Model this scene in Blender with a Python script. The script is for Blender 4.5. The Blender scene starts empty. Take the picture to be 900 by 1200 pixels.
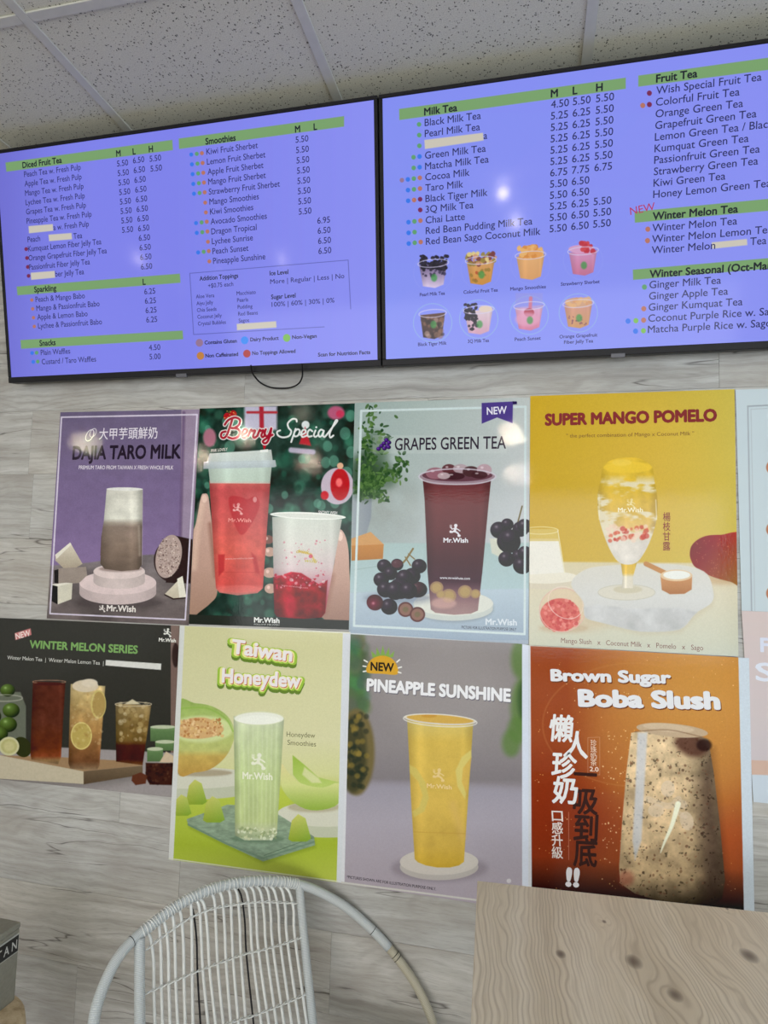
import bpy, bmesh, math, random
import numpy as np
from mathutils import Vector, Matrix

# ------------------------------------------------------------------ camera, world, light, exposure
SC = bpy.context.scene
COL = SC.collection
F_PX = 745.28
CAM_R = np.array([[0.97402923, -0.00741929, 0.22630072],
                  [0.22478992, -0.08811167, -0.97041529],
                  [0.02713953, 0.99608297, -0.08415556]])
CAM_P = np.array([0.3869, -1.5891, 1.3225])
cam_d = bpy.data.cameras.new('camera')
cam_d.sensor_fit = 'VERTICAL'; cam_d.sensor_height = 24.0; cam_d.lens = 24.0 * F_PX / 1200.0
cam_d.clip_start = 0.02
cam = bpy.data.objects.new('camera', cam_d); COL.objects.link(cam)
cam.matrix_world = Matrix([list(CAM_R[i]) + [CAM_P[i]] for i in range(3)] + [[0, 0, 0, 1]])
SC.camera = cam

wd = bpy.data.worlds.new('daylight'); SC.world = wd; wd.use_nodes = True
wd.node_tree.nodes['Background'].inputs[0].default_value = (0.62, 0.72, 0.9, 1)
wd.node_tree.nodes['Background'].inputs[1].default_value = 0.8

SC.view_settings.view_transform = 'Standard'
SC.view_settings.look = 'None'
SC.view_settings.exposure = 0.0
SC.view_settings.gamma = 1.0
SC.view_settings.use_curve_mapping = False

def area_light(name, loc, target, sx, sy, power, color):
    l = bpy.data.lights.new(name, 'AREA'); l.shape = 'RECTANGLE'; l.size = sx; l.size_y = sy
    l.energy = power; l.color = color
    o = bpy.data.objects.new(name, l); COL.objects.link(o); o.location = loc
    o.rotation_euler = (Vector(target) - Vector(loc)).to_track_quat('-Z', 'Y').to_euler()
    return o
# daylight through the shop windows: right-hand wall and the shop front behind the viewer
area_light('daylight_right', (3.38, -3.0, 1.35), (0, -2.6, 1.2), 3.6, 1.9, 104, (0.74, 0.88, 1.0))
area_light('daylight_front', (-0.5, -6.9, 1.3), (-0.5, 0, 1.25), 6.4, 2.0, 202, (1.0, 0.99, 0.97))

# ------------------------------------------------------------------ geometry of the place
ROOM_L, ROOM_R, ROOM_F = -4.6, 3.5, -7.0        # left wall, right wall, shop front
CEIL = 2.5113
H_TV = 0.6534; W_TV = 1.1304

def ray(u, v):
    return CAM_R @ np.array([(u - 450) / F_PX, -(v - 600) / F_PX, -1.0])
def at(u, v, ax, val):
    """point where the sight line of a measured photo position meets the plane axis=val"""
    d = ray(u, v); t = (val - CAM_P[ax]) / d[ax]
    return CAM_P + t * d

class Plane:
    """a real plane in the room: origin, right vector, up vector, normal towards the room"""
    def __init__(s, o, r, u):
        s.o = np.array(o, float); s.r = np.array(r, float); s.u = np.array(u, float)
        s.n = np.cross(s.r, s.u)
    def uv(s, px, py):
        d = ray(px, py); t = ((s.o - CAM_P) @ s.n) / (d @ s.n)
        q = CAM_P + t * d - s.o
        return np.array([q @ s.r, q @ s.u])
    def P(s, a, b, c=0.0):
        return s.o + s.r * a + s.u * b + s.n * c

WALL = Plane((0, 0, 0), (1, 0, 0), (0, 0, 1))
TILT = 0.1823
TVP = Plane((0.0122, -0.05, 1.8291), (1, 0, 0), (0, -math.sin(TILT), math.cos(TILT)))

# ------------------------------------------------------------------ helpers
def link(o, parent=None):
    COL.objects.link(o)
    if parent is not None: o.parent = parent
    return o
def tag(o, label=None, cat=None, group=None, kind=None):
    if label: o['label'] = label
    if cat: o['category'] = cat
    if group: o['group'] = group
    if kind: o['kind'] = kind
    return o
def empty(name, loc, rz=0.0):
    o = bpy.data.objects.new(name, None); o.empty_display_size = 0.1
    COL.objects.link(o); o.location = loc; o.rotation_euler = (0, 0, rz)
    return o
def mesh_obj(name, bm, mat, parent=None, smooth=False, recalc=True):
    if recalc: bmesh.ops.recalc_face_normals(bm, faces=bm.faces[:])
    me = bpy.data.meshes.new(name); bm.to_mesh(me); bm.free()
    if smooth:
        for p in me.polygons: p.use_smooth = True
    if mat: me.materials.append(mat)
    return link(bpy.data.objects.new(name, me), parent)
def add_box(bm, lo, hi, bevel=0.0, seg=2, M=None):
    r = bmesh.ops.create_cube(bm, size=1.0)
    vs = r['verts']
    for v in vs:
        v.co = Vector(((lo[0] + hi[0]) / 2 + v.co.x * (hi[0] - lo[0]), (lo[1] + hi[1]) / 2 + v.co.y * (hi[1] - lo[1]), (lo[2] + hi[2]) / 2 + v.co.z * (hi[2] - lo[2])))
    if bevel:
        es = list({e for v in vs for e in v.link_edges})
        g = bmesh.ops.bevel(bm, geom=es, offset=bevel, segments=seg, affect='EDGES', profile=0.6)
        vs = list({v for f in g['faces'] for v in f.verts} | {v for v in vs if v.is_valid})
    if M is not None:
        for v in vs: v.co = M @ v.co
    return vs
def catmull(P, n=8, closed=False):
    P = [np.array(p, float) for p in P]; out = []
    N = len(P); rng = N if closed else N - 1
    for i in range(rng):
        if closed: a, b, c, d = P[i - 1], P[i], P[(i + 1) % N], P[(i + 2) % N]
        else: a, b, c, d = P[max(i - 1, 0)], P[i], P[i + 1], P[min(i + 2, N - 1)]
        for k in range(n):
            t = k / n
            out.append(0.5 * (2 * b + (c - a) * t + (2 * a - 5 * b + 4 * c - d) * t * t + (3 * b - a - 3 * c + d) * t ** 3))
    if not closed: out.append(P[-1])
    return out
def add_tube(bm, pts, rad, sides=8, closed=False, uvlen=True):
    """tube along pts; radius number or list; U = metres along, V = round"""
    uvl = bm.loops.layers.uv.verify()
    pts = [Vector(p) for p in pts]; n = len(pts); rings = []; L = [0.0]
    for i in range(1, n): L.append(L[-1] + (pts[i] - pts[i - 1]).length)
    nrm = None
    for i, p in enumerate(pts):
        if closed: t = pts[(i + 1) % n] - pts[i - 1]
        else: t = pts[min(i + 1, n - 1)] - pts[max(i - 1, 0)]
        t.normalize()
        if nrm is None:
            nrm = t.orthogonal().normalized()
        nrm = (nrm - t * nrm.dot(t)).normalized(); b = t.cross(nrm)
        r = rad[i] if hasattr(rad, '__len__') else rad
        rings.append([bm.verts.new(p + (nrm * math.cos(a) + b * math.sin(a)) * r) for a in (2 * math.pi * k / sides for k in range(sides))])
    m = n if closed else n - 1
    for i in range(m):
        j = (i + 1) % n
        for k in range(sides):
            k2 = (k + 1) % sides
            f = bm.faces.new((rings[i][k], rings[i][k2], rings[j][k2], rings[j][k])); f.smooth = True
            l1 = L[i]; l2 = L[j] if j > i else L[i] + (pts[0] - pts[-1]).length
            for lp, (a, bb) in zip(f.loops, ((l1, k), (l1, k + 1), (l2, k + 1), (l2, k))): lp[uvl].uv = (a, bb / sides)
    if not closed:
        bm.faces.new(rings[0]); bm.faces.new(rings[-1])
def add_lathe(bm, prof, n=32, c=(0, 0, 0)):
    rings = []
    for r, z in prof:
        rings.append([bm.verts.new((c[0] + r * math.cos(2 * math.pi * k / n), c[1] + r * math.sin(2 * math.pi * k / n), c[2] + z)) for k in range(n)])
    for i in range(len(rings) - 1):
        for k in range(n):
            f = bm.faces.new((rings[i][k], rings[i][(k + 1) % n], rings[i + 1][(k + 1) % n], rings[i + 1][k])); f.smooth = True
    bm.faces.new(rings[0]); bm.faces.new(rings[-1])

# ------------------------------------------------------------------ materials
def s2l(c):
    c = np.asarray(c, float) / 255.0
    return np.where(c <= 0.04045, c / 12.92, ((c + 0.055) / 1.055) ** 2.4)
def rgba(c, k=1.0):
    v = np.clip(s2l(c) * k, 0, 1); return (float(v[0]), float(v[1]), float(v[2]), 1)
class NT:
    def __init__(s, name):
        s.m = bpy.data.materials.new(name); s.m.use_nodes = True; s.t = s.m.node_tree
        s.b = s.t.nodes['Principled BSDF']
    def n(s, typ, **kw):
        o = s.t.nodes.new(typ)
        for k, v in kw.items():
            if k == 'ins':
                for a, b in v.items():
                    if isinstance(b, bpy.types.NodeSocket): s.t.links.new(b, o.inputs[a])
                    else: o.inputs[a].default_value = b
            else: setattr(o, k, v)
        return o
    def l(s, a, b): s.t.links.new(a, b)
    def math(s, op, a, b=0.0, c=None, clamp=False):
        o = s.n('ShaderNodeMath', operation=op); o.use_clamp = clamp
        for i, v in enumerate((a, b) if c is None else (a, b, c)):
            if isinstance(v, bpy.types.NodeSocket): s.l(v, o.inputs[i])
            else: o.inputs[i].default_value = v
        return o.outputs[0]
    def ramp(s, fac, stops, interp='LINEAR'):
        o = s.n('ShaderNodeValToRGB'); o.color_ramp.interpolation = interp
        e = o.color_ramp.elements
        while len(e) < len(stops): e.new(0.5)
        for i, (p, c) in enumerate(stops):
            e[i].position = p; e[i].color = c if len(c) == 4 else (*c, 1)
        s.l(fac, o.inputs[0]); return o.outputs[0]
    def mix(s, fac, a, b, typ='MIX'):
        o = s.n('ShaderNodeMix', data_type='RGBA', blend_type=typ)
        for i, v in ((0, fac), (6, a), (7, b)):
            if isinstance(v, bpy.types.NodeSocket): s.l(v, o.inputs[i])
            else: o.inputs[i].default_value = v
        return o.outputs[2]
    def bump(s, h, strength, dist, normal=None):
        o = s.n('ShaderNodeBump'); o.inputs['Strength'].default_value = strength; o.inputs['Distance'].default_value = dist
        s.l(h, o.inputs['Height'])
        if normal is not None: s.l(normal, o.inputs['Normal'])
        s.l(o.outputs[0], s.b.inputs['Normal']); return o.outputs[0]
def plain(name, col, rough=0.6, metal=0.0, k=1.0, spec=0.5, noise=0.04, scale=40):
    t = NT(name); t.b.inputs['Roughness'].default_value = rough; t.b.inputs['Metallic'].default_value = metal
    t.b.inputs['Specular IOR Level'].default_value = spec
    c = rgba(col, k)
    tc = t.n('ShaderNodeTexCoord'); nz = t.n('ShaderNodeTexNoise', ins={'Vector': tc.outputs['Object'], 'Scale': scale, 'Detail': 3})
    a = tuple(x * (1 - noise) for x in c[:3]) + (1,); b = tuple(min(1, x * (1 + noise)) for x in c[:3]) + (1,)
    t.l(t.ramp(nz.outputs[0], [(0.3, a), (0.7, b)]), t.b.inputs['Base Color'])
    return t.m

def plank_material():
    t = NT('grey_plank'); tc = t.n('ShaderNodeTexCoord'); oi = t.n('ShaderNodeObjectInfo')
    rnd = oi.outputs['Random']
    off = t.n('ShaderNodeCombineXYZ', ins={0: t.math('MULTIPLY', rnd, 37.0), 1: t.math('MULTIPLY', rnd, 11.0), 2: t.math('MULTIPLY', rnd, 23.0)})
    v0 = t.n('ShaderNodeVectorMath', operation='ADD', ins={0: tc.outputs['Object'], 1: off.outputs[0]}).outputs[0]
    # broad warp of the grain
    wv = t.n('ShaderNodeMapping', ins={'Vector': v0, 'Scale': (1.6, 1, 3.5)})
    warp = t.n('ShaderNodeTexNoise', ins={'Vector': wv.outputs[0], 'Scale': 2.4, 'Detail': 3})
    sep = t.n('ShaderNodeSeparateXYZ', ins={0: v0})
    z2 = t.math('ADD', sep.outputs[2], t.math('MULTIPLY', warp.outputs[0], 0.05))
    v1 = t.n('ShaderNodeCombineXYZ', ins={0: sep.outputs[0], 1: sep.outputs[1], 2: z2}).outputs[0]
    def nz(sx, sz, sc, det, ro=0.6, src=v1):
        mp = t.n('ShaderNodeMapping', ins={'Vector': src, 'Scale': (sx, 1, sz)})
        return t.n('ShaderNodeTexNoise', ins={'Vector': mp.outputs[0], 'Scale': sc, 'Detail': det, 'Roughness': ro}).outputs[0]
    grain = nz(0.6, 12, 5, 7, 0.55)
    fine = nz(3.5, 60, 9, 4, 0.6)
    blotch = nz(1.2, 2.6, 3.2, 5, 0.55, v0)
    col = t.ramp(grain, [(0.26, rgba((152, 149, 146))), (0.42, rgba((176, 174, 170))), (0.58, rgba((190, 189, 186))), (0.8, rgba((204, 203, 201)))])
    col = t.mix(t.ramp(blotch, [(0.46, (0, 0, 0)), (0.68, (0.6, 0.6, 0.6))]), col, rgba((152, 146, 140)))
    col = t.mix(t.ramp(nz(0.9, 2.2, 2.1, 2, 0.5, v0), [(0.45, (0, 0, 0)), (0.7, (0.35, 0.35, 0.35))]), col, rgba((192, 186, 176)))
    col = t.mix(t.ramp(fine, [(0.36, (0.3, 0.3, 0.3)), (0.5, (0, 0, 0))]), col, rgba((134, 130, 126)))
    # growth-ring lines that run along and round the knots
    kn = t.n('ShaderNodeTexVoronoi', feature='F1', ins={'Vector': t.n('ShaderNodeMapping', ins={'Vector': v0, 'Scale': (2.1, 1, 6.5)}).outputs[0], 'Scale': 1.0, 'Randomness': 1.0})
    kd = kn.outputs['Distance']
    rings = t.math('SINE', t.math('ADD', t.math('MULTIPLY', z2, 300.0), t.math('MULTIPLY', t.math('MINIMUM', kd, 0.5), 60.0)))
    rm = t.math('MULTIPLY', t.math('MULTIPLY', t.math('ADD', rings, 0.1, clamp=True), nz(1.1, 2.5, 3.3, 2, 0.5, v0)), 0.30)
    col = t.mix(rm, col, rgba((128, 122, 116)))
    col = t.mix(t.ramp(kd, [(0.02, (0.9, 0.9, 0.9)), (0.055, (0.55, 0.55, 0.55)), (0.13, (0, 0, 0))]), col, rgba((86, 78, 74)))
    # long dark splits
    cr = nz(0.55, 9, 3.0, 2, 0.4)
    band = t.math('ABSOLUTE', t.math('SUBTRACT', cr, 0.5))
    gate = t.ramp(nz(1.5, 3.0, 2.3, 1, 0.5, v0), [(0.53, (0, 0, 0)), (0.59, (1, 1, 1))])
    split = t.math('MULTIPLY', t.ramp(band, [(0.0, (1, 1, 1)), (0.010, (0, 0, 0))]), gate)
    col = t.mix(t.math('MULTIPLY', split, 0.8), col, rgba((66, 60, 57)))
    tone = t.ramp(rnd, [(0.0, rgba((236, 238, 240))), (1.0, rgba((252, 250, 247)))])
    col = t.mix(1.0, col, tone, 'MULTIPLY')
    t.l(col, t.b.inputs['Base Color'])
    t.b.inputs['Roughness'].default_value = 0.55; t.b.inputs['Specular IOR Level'].default_value = 0.3
    h = t.math('SUBTRACT', t.math('ADD', grain, t.math('MULTIPLY', fine, 0.6)), split)
    t.bump(h, 0.22, 0.0008)
    return t.m

def table_material():
    t = NT('ash_wood'); tc = t.n('ShaderNodeTexCoord'); src = tc.outputs['Object']
    def nz(sx, sy, sc, det, ro=0.55, v=src):
        mp = t.n('ShaderNodeMapping', ins={'Vector': v, 'Scale': (sx, sy, 1)})
        return t.n('ShaderNodeTexNoise', ins={'Vector': mp.outputs[0], 'Scale': sc, 'Detail': det, 'Roughness': ro}).outputs[0]
    sep = t.n('ShaderNodeSeparateXYZ', ins={0: src})
    # knots at fixed spots on the board (metres from the back left corner)
    acc = None; dark = None
    for (kx, ky, kr, amp) in KNOTS:
        dx = t.math('DIVIDE', t.math('SUBTRACT', sep.outputs[0], kx), kr)
        dy = t.math('DIVIDE', t.math('SUBTRACT', sep.outputs[1], ky), kr * 1.5)
        r2 = t.math('ADD', t.math('MULTIPLY', dx, dx), t.math('MULTIPLY', dy, dy))
        g = t.math('DIVIDE', t.math('MULTIPLY', dx, amp), t.math('ADD', t.math('MULTIPLY', r2, 0.22), 1.0))
        acc = g if acc is None else t.math('ADD', acc, g)
        d = t.math('SUBTRACT', 1.0, r2, clamp=True)
        dark = d if dark is None else t.math('MAXIMUM', dark, d)
    wx = t.math('ADD', sep.outputs[0], t.math('MULTIPLY', t.math('SUBTRACT', nz(1.2, 0.9, 3.0, 3), 0.5), 0.10))
    wx = t.math('SUBTRACT', wx, acc)
    spacing = t.math('ADD', wx, t.math('MULTIPLY', t.math('SUBTRACT', nz(7, 0.3, 2.5, 1), 0.5), 0.06))
    ring = t.math('SINE', t.math('MULTIPLY', spacing, 860.0))
    v2 = t.n('ShaderNodeCombineXYZ', ins={0: wx, 1: sep.outputs[1], 2: 0.0}).outputs[0]
    grain = nz(60, 2.0, 4.0, 6, 0.6, v2)
    wide = nz(9, 0.8, 2.0, 3, 0.5, v2)
    col = t.ramp(wide, [(0.3, rgba((202, 189, 168))), (0.5, rgba((216, 204, 184))), (0.75, rgba((226, 216, 199)))])
    gate = t.ramp(nz(5, 0.6, 2.2, 2, 0.5, v2), [(0.35, (0.15, 0.15, 0.15)), (0.65, (0.75, 0.75, 0.75))])
    lines = t.math('MULTIPLY', t.math('POWER', t.math('ADD', t.math('MULTIPLY', ring, 0.5), 0.5), 4.0), gate)
    col = t.mix(t.math('MULTIPLY', lines, 0.6), col, rgba((150, 134, 114)))
    col = t.mix(t.ramp(grain, [(0.35, (0.35, 0.35, 0.35)), (0.55, (0, 0, 0))]), col, rgba((172, 158, 140)))
    col = t.mix(t.math('MULTIPLY', t.math('POWER', dark, 0.9), 0.85), col, rgba((90, 78, 72)))
    t.l(col, t.b.inputs['Base Color'])
    t.b.inputs['Roughness'].default_value = 0.42; t.b.inputs['Specular IOR Level'].default_value = 0.35
    t.bump(t.math('SUBTRACT', grain, lines), 0.25, 0.0008)
    return t.m

def tile_material():
    t = NT('fissured_tile'); tc = t.n('ShaderNodeTexCoord'); oi = t.n('ShaderNodeObjectInfo')
    v = t.n('ShaderNodeVectorMath', operation='ADD', ins={0: tc.outputs['Object'], 1: t.n('ShaderNodeCombineXYZ', ins={0: t.math('MULTIPLY', oi.outputs['Random'], 9.0), 1: t.math('MULTIPLY', oi.outputs['Random'], 5.0), 2: 0.0}).outputs[0]}).outputs[0]
    ns = t.n('ShaderNodeTexNoise', ins={'Vector': v, 'Scale': 60, 'Detail': 2})
    vo = t.n('ShaderNodeTexVoronoi', feature='F1', ins={'Vector': t.n('ShaderNodeVectorMath', operation='ADD', ins={0: v, 1: t.n('ShaderNodeVectorMath', operation='SCALE', ins={0: ns.outputs['Color'], 'Scale': 0.014}).outputs[0]}).outputs[0], 'Scale': 190, 'Randomness': 1.0})
    size = t.n('ShaderNodeSeparateColor', ins={0: vo.outputs['Color']})
    rad = t.math('MULTIPLY', t.math('POWER', size.outputs[0], 2.3), 0.44)
    hole = t.math('GREATER_THAN', rad, vo.outputs['Distance'])
    fine = t.n('ShaderNodeTexNoise', ins={'Vector': v, 'Scale': 420, 'Detail': 3}).outputs[0]
    base = t.ramp(fine, [(0.3, rgba((184, 182, 168))), (0.7, rgba((210, 208, 194)))])
    t.l(t.mix(t.math('MULTIPLY', hole, 0.9), base, rgba((88, 86, 80))), t.b.inputs['Base Color'])
    t.b.inputs['Roughness'].default_value = 0.95; t.b.inputs['Specular IOR Level'].default_value = 0.1
    t.bump(t.math('SUBTRACT', t.math('MULTIPLY', fine, 0.4), hole), 0.6, 0.002)
    return t.m

def wrap_material(name, c1, period=0.0024):
    """cord wound round a tube: ridges along U"""
    t = NT(name); uv = t.n('ShaderNodeTexCoord').outputs['UV']
    sep = t.n('ShaderNodeSeparateXYZ', ins={0: uv})
    ph = t.math('ADD', t.math('MULTIPLY', sep.outputs[0], 2 * math.pi / period), t.math('MULTIPLY', sep.outputs[1], 2 * math.pi))
    w = t.math('SINE', ph)
    nz = t.n('ShaderNodeTexNoise', ins={'Vector': uv, 'Scale': 60, 'Detail': 2}).outputs[0]
    a = rgba(c1); b = rgba(tuple(x * 0.80 for x in c1))
    col = t.mix(t.ramp(w, [(0.0, (0.75, 0.75, 0.75)), (0.4, (0, 0, 0))]), a, b)
    col = t.mix(t.math('MULTIPLY', nz, 0.15), col, b)
    t.l(col, t.b.inputs['Base Color']); t.b.inputs['Roughness'].default_value = 0.5
    t.bump(w, 0.5, 0.0006)
    return t.m

def gloss_bump(t, amp):
    tc = t.n('ShaderNodeTexCoord')
    nz = t.n('ShaderNodeTexNoise', ins={'Vector': tc.outputs['Object'], 'Scale': 170, 'Detail': 2, 'Roughness': 0.7})
    t.bump(nz.outputs[0], amp, 0.00012)
def picture_material(name, img, rough=0.04):
    t = NT(name); im = t.n('ShaderNodeTexImage'); im.image = img; im.extension = 'EXTEND'
    t.l(im.outputs[0], t.b.inputs['Base Color'])
    t.b.inputs['Roughness'].default_value = rough; t.b.inputs['Specular IOR Level'].default_value = 0.16
    gloss_bump(t, 0.8)
    return t.m
INK = {}
def ink(col, emit=False, k=None):
    key = (tuple(col), emit)
    if key not in INK:
        t = NT('screen_letter' if emit else 'printed_ink')
        c = rgba(col, 1.0 if emit else (k or BOOST))
        if emit:
            t.b.inputs['Base Color'].default_value = (0.01, 0.01, 0.012, 1)
            t.b.inputs['Emission Color'].default_value = c; t.b.inputs['Emission Strength'].default_value = 1.0
            t.b.inputs['Roughness'].default_value = 0.09; t.b.inputs['Specular IOR Level'].default_value = 0.14
        else:
            t.b.inputs['Base Color'].default_value = c; t.b.inputs['Roughness'].default_value = 0.04
            t.b.inputs['Specular IOR Level'].default_value = 0.16; gloss_bump(t, 0.8)
        INK[key] = t.m
    return INK[key]
BOOST = 1.0      # paper reflectance behind one unit of photographed brightness
LAMP_W = 1.3; SPOT_W = 17.0

# ------------------------------------------------------------------ the print shop: pictures computed here, pixel by pixel
RS = np.random.RandomState(7)
def fnoise(h, w, cell, octv=4, seed=1):
    r = np.random.RandomState(seed); out = np.zeros((h, w)); amp = 1.0; tot = 0
    for o in range(octv):
        c = max(cell / 2 ** o, 1.5); gh, gw = int(h / c) + 3, int(w / c) + 3
        g = r.rand(gh, gw); yy = np.arange(h) / c; xx = np.arange(w) / c
        y0 = yy.astype(int); x0 = xx.astype(int); fy = (yy - y0)[:, None]; fx = (xx - x0)[None, :]
        fy = fy * fy * (3 - 2 * fy); fx = fx * fx * (3 - 2 * fx)
        a = g[y0][:, x0]; b = g[y0][:, x0 + 1]; c2 = g[y0 + 1][:, x0]; d = g[y0 + 1][:, x0 + 1]
        out += amp * ((a * (1 - fx) + b * fx) * (1 - fy) + (c2 * (1 - fx) + d * fx) * fy); tot += amp; amp *= 0.55
    return out / tot
class Pic:
    """canvas in the measuring frame (x0..x1, y0..y1); s = canvas pixels per unit"""
    def __init__(s, x0, y0, x1, y1, sc=0.7, bg=(128, 128, 128)):
        s.x0, s.y0, s.x1, s.y1, s.sc = x0, y0, x1, y1, sc
        s.w = int((x1 - x0) * sc); s.h = int((y1 - y0) * sc)
        s.A = np.zeros((s.h, s.w, 3)) + np.array(bg, float)
        s.xs = x0 + (np.arange(s.w) + 0.5) / sc; s.ys = y0 + (np.arange(s.h) + 0.5) / sc
    def win(s, x0, y0, x1, y1, pad):
        i0 = max(0, int((x0 - pad - s.x0) * s.sc)); i1 = min(s.w, int((x1 + pad - s.x0) * s.sc) + 2)
        j0 = max(0, int((y0 - pad - s.y0) * s.sc)); j1 = min(s.h, int((y1 + pad - s.y0) * s.sc) + 2)
        if i1 <= i0 or j1 <= j0: return None
        X, Y = np.meshgrid(s.xs[i0:i1], s.ys[j0:j1]); return (slice(j0, j1), slice(i0, i1)), X, Y
    def put(s, sl, m, col):
        a = s.A[sl]; m = m[..., None]
        s.A[sl] = a * (1 - m) + np.asarray(col, float) * m
    def _col(s, col, X, Y, box):
        if callable(col):
            u = (X - box[0]) / max(box[2] - box[0], 1e-6); v = (Y - box[1]) / max(box[3] - box[1], 1e-6)
            return col(u, v, X, Y)
        return col
    def ell(s, cx, cy, rx, ry, col, soft=1.5, al=1.0, rot=0.0, ring=0.0):
        R = max(rx, ry); w = s.win(cx - R, cy - R, cx + R, cy + R, soft * 2 + 2 + ring)
        if w is None: return
        sl, X, Y = w; c, n = math.cos(rot), math.sin(rot)
        dx = (X - cx) * c + (Y - cy) * n; dy = -(X - cx) * n + (Y - cy) * c
        q = np.sqrt((dx / rx) ** 2 + (dy / ry) ** 2)
        d = (q - 1) * q / np.maximum(np.sqrt((dx / rx ** 2) ** 2 + (dy / ry ** 2) ** 2), 1e-6) if min(rx, ry) > 3 else (q - 1) * min(rx, ry)
        if ring: d = np.abs(d) - ring
        m = np.clip(0.5 - d / soft, 0, 1); m = m * m * (3 - 2 * m) * al
        s.put(sl, m, s._col(col, X, Y, (cx - rx, cy - ry, cx + rx, cy + ry)))
    def poly(s, pts, col, soft=1.5, al=1.0, smooth=0):
        if smooth: pts = catmull(pts, smooth, True)
        P = np.array(pts, float); x0, y0 = P.min(0); x1, y1 = P.max(0)
        w = s.win(x0, y0, x1, y1, soft + 2)
        if w is None: return
        sl, X, Y = w; d2 = np.full(X.shape, 1e9); ins = np.zeros(X.shape, bool)
        for i in range(len(P)):
            ax, ay = P[i - 1]; bx, by = P[i]; ex, ey = bx - ax, by - ay; L = ex * ex + ey * ey
            if L < 1e-9: continue
            t = np.clip(((X - ax) * ex + (Y - ay) * ey) / L, 0, 1)
            d2 = np.minimum(d2, (X - ax - t * ex) ** 2 + (Y - ay - t * ey) ** 2)
            if (ay > by) != (ay < by) or ay != by:
                ins ^= ((ay > Y) != (by > Y)) & (X < ex * (Y - ay) / (ey if ey else 1e-9) + ax)
        d = np.sqrt(d2) * np.where(ins, -1, 1)
        m = np.clip(0.5 - d / soft, 0, 1) * al
        s.put(sl, m, s._col(col, X, Y, (x0, y0, x1, y1)))
    def line(s, pts, wd, col, soft=1.3, al=1.0, smooth=0, taper=None):
        if smooth: pts = catmull(pts, smooth)
        P = np.array(pts, float); x0, y0 = P.min(0); x1, y1 = P.max(0)
        w = s.win(x0, y0, x1, y1, wd + soft + 2)
        if w is None: return
        sl, X, Y = w; d = np.full(X.shape, 1e9); n = len(P)
        for i in range(1, n):
            ax, ay = P[i - 1]; bx, by = P[i]; ex, ey = bx - ax, by - ay; L = ex * ex + ey * ey + 1e-9
            t = np.clip(((X - ax) * ex + (Y - ay) * ey) / L, 0, 1)
            ww = wd / 2 if taper is None else wd / 2 * (taper[0] + (taper[1] - taper[0]) * ((i - 1 + t) / (n - 1)))
            d = np.minimum(d, np.sqrt((X - ax - t * ex) ** 2 + (Y - ay - t * ey) ** 2) - ww)
        s.put(sl, np.clip(0.5 - d / soft, 0, 1) * al, col)
    def quad(s, x0, y0, x1, y1, col, soft=1.5, al=1.0):
        s.poly([(x0, y0), (x1, y0), (x1, y1), (x0, y1)], col, soft, al)
    def full(s, fn, al=1.0):
        X, Y = np.meshgrid(s.xs, s.ys); c = s._col(fn, X, Y, (s.x0, s.y0, s.x1, s.y1)); s.A = s.A * (1 - al) + np.asarray(c) * al
    def speck(s, box, n, rmin, rmax, col, al=0.8, inside=None, seed=3, soft=1.2):
        r = np.random.RandomState(seed)
        for _ in range(n):
            x = box[0] + r.rand() * (box[2] - box[0]); y = box[1] + r.rand() * (box[3] - box[1]); q = rmin + r.rand() * (rmax - rmin)
            if inside is None or inside(x, y):
                c = col[r.randint(len(col))] if isinstance(col, list) else col
                s.ell(x, y, q, q * (0.6 + 0.6 * r.rand()), c, soft, al, rot=r.rand() * 3)
    def noise(s, cell, amp, seed=1, box=None):
        n = (fnoise(s.h, s.w, cell * s.sc, 4, seed) - 0.5) * 2 * amp
        if box:
            m = np.zeros((s.h, s.w)); w = s.win(*box, 0); m[w[0]] = 1; n = n * m
        s.A = np.clip(s.A * (1 + n[..., None]), 0, 255)
    def figure(s, cx, cy, k, col, al=1.0):
        """the small running figure of the shop's emblem"""
        q = lambda pts: [(cx + x * k, cy + y * k) for x, y in pts]
        s.ell(cx + 3 * k, cy - 22 * k, 8 * k, 8 * k, col, 1.5, al)
        s.line(q([(2, -12), (-2, 4)]), 11 * k, col, al=al)
        s.line(q([(0, -10), (-14, -6), (-20, -14)]), 5 * k, col, al=al)
        s.line(q([(2, -10), (14, -4), (22, 2)]), 5 * k, col, al=al)
        s.line(q([(-3, 2), (-14, 8), (-20, 4)]), 8 * k, col, al=al)
        s.line(q([(0, 4), (12, 12), (18, 22)]), 8 * k, col, al=al)
        s.ell(cx + 18 * k, cy + 24 * k, 8 * k, 6 * k, col, 1.5, al)
        s.ell(cx - 20 * k, cy + 6 * k, 6 * k, 6 * k, col, 1.5, al)
        s.quad(cx - 25 * k, cy - 26 * k, cx - 14 * k, cy - 12 * k, col, 1.5, al * 0.6)
def grad(stops, axis='v'):
    ts = [a for a, _ in stops]; cs = np.array([c for _, c in stops], float)
    def f(u, v, X, Y):
        q = v if axis == 'v' else u
        return np.stack([np.interp(q, ts, cs[:, i]) for i in range(3)], -1)
    return f
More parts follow.
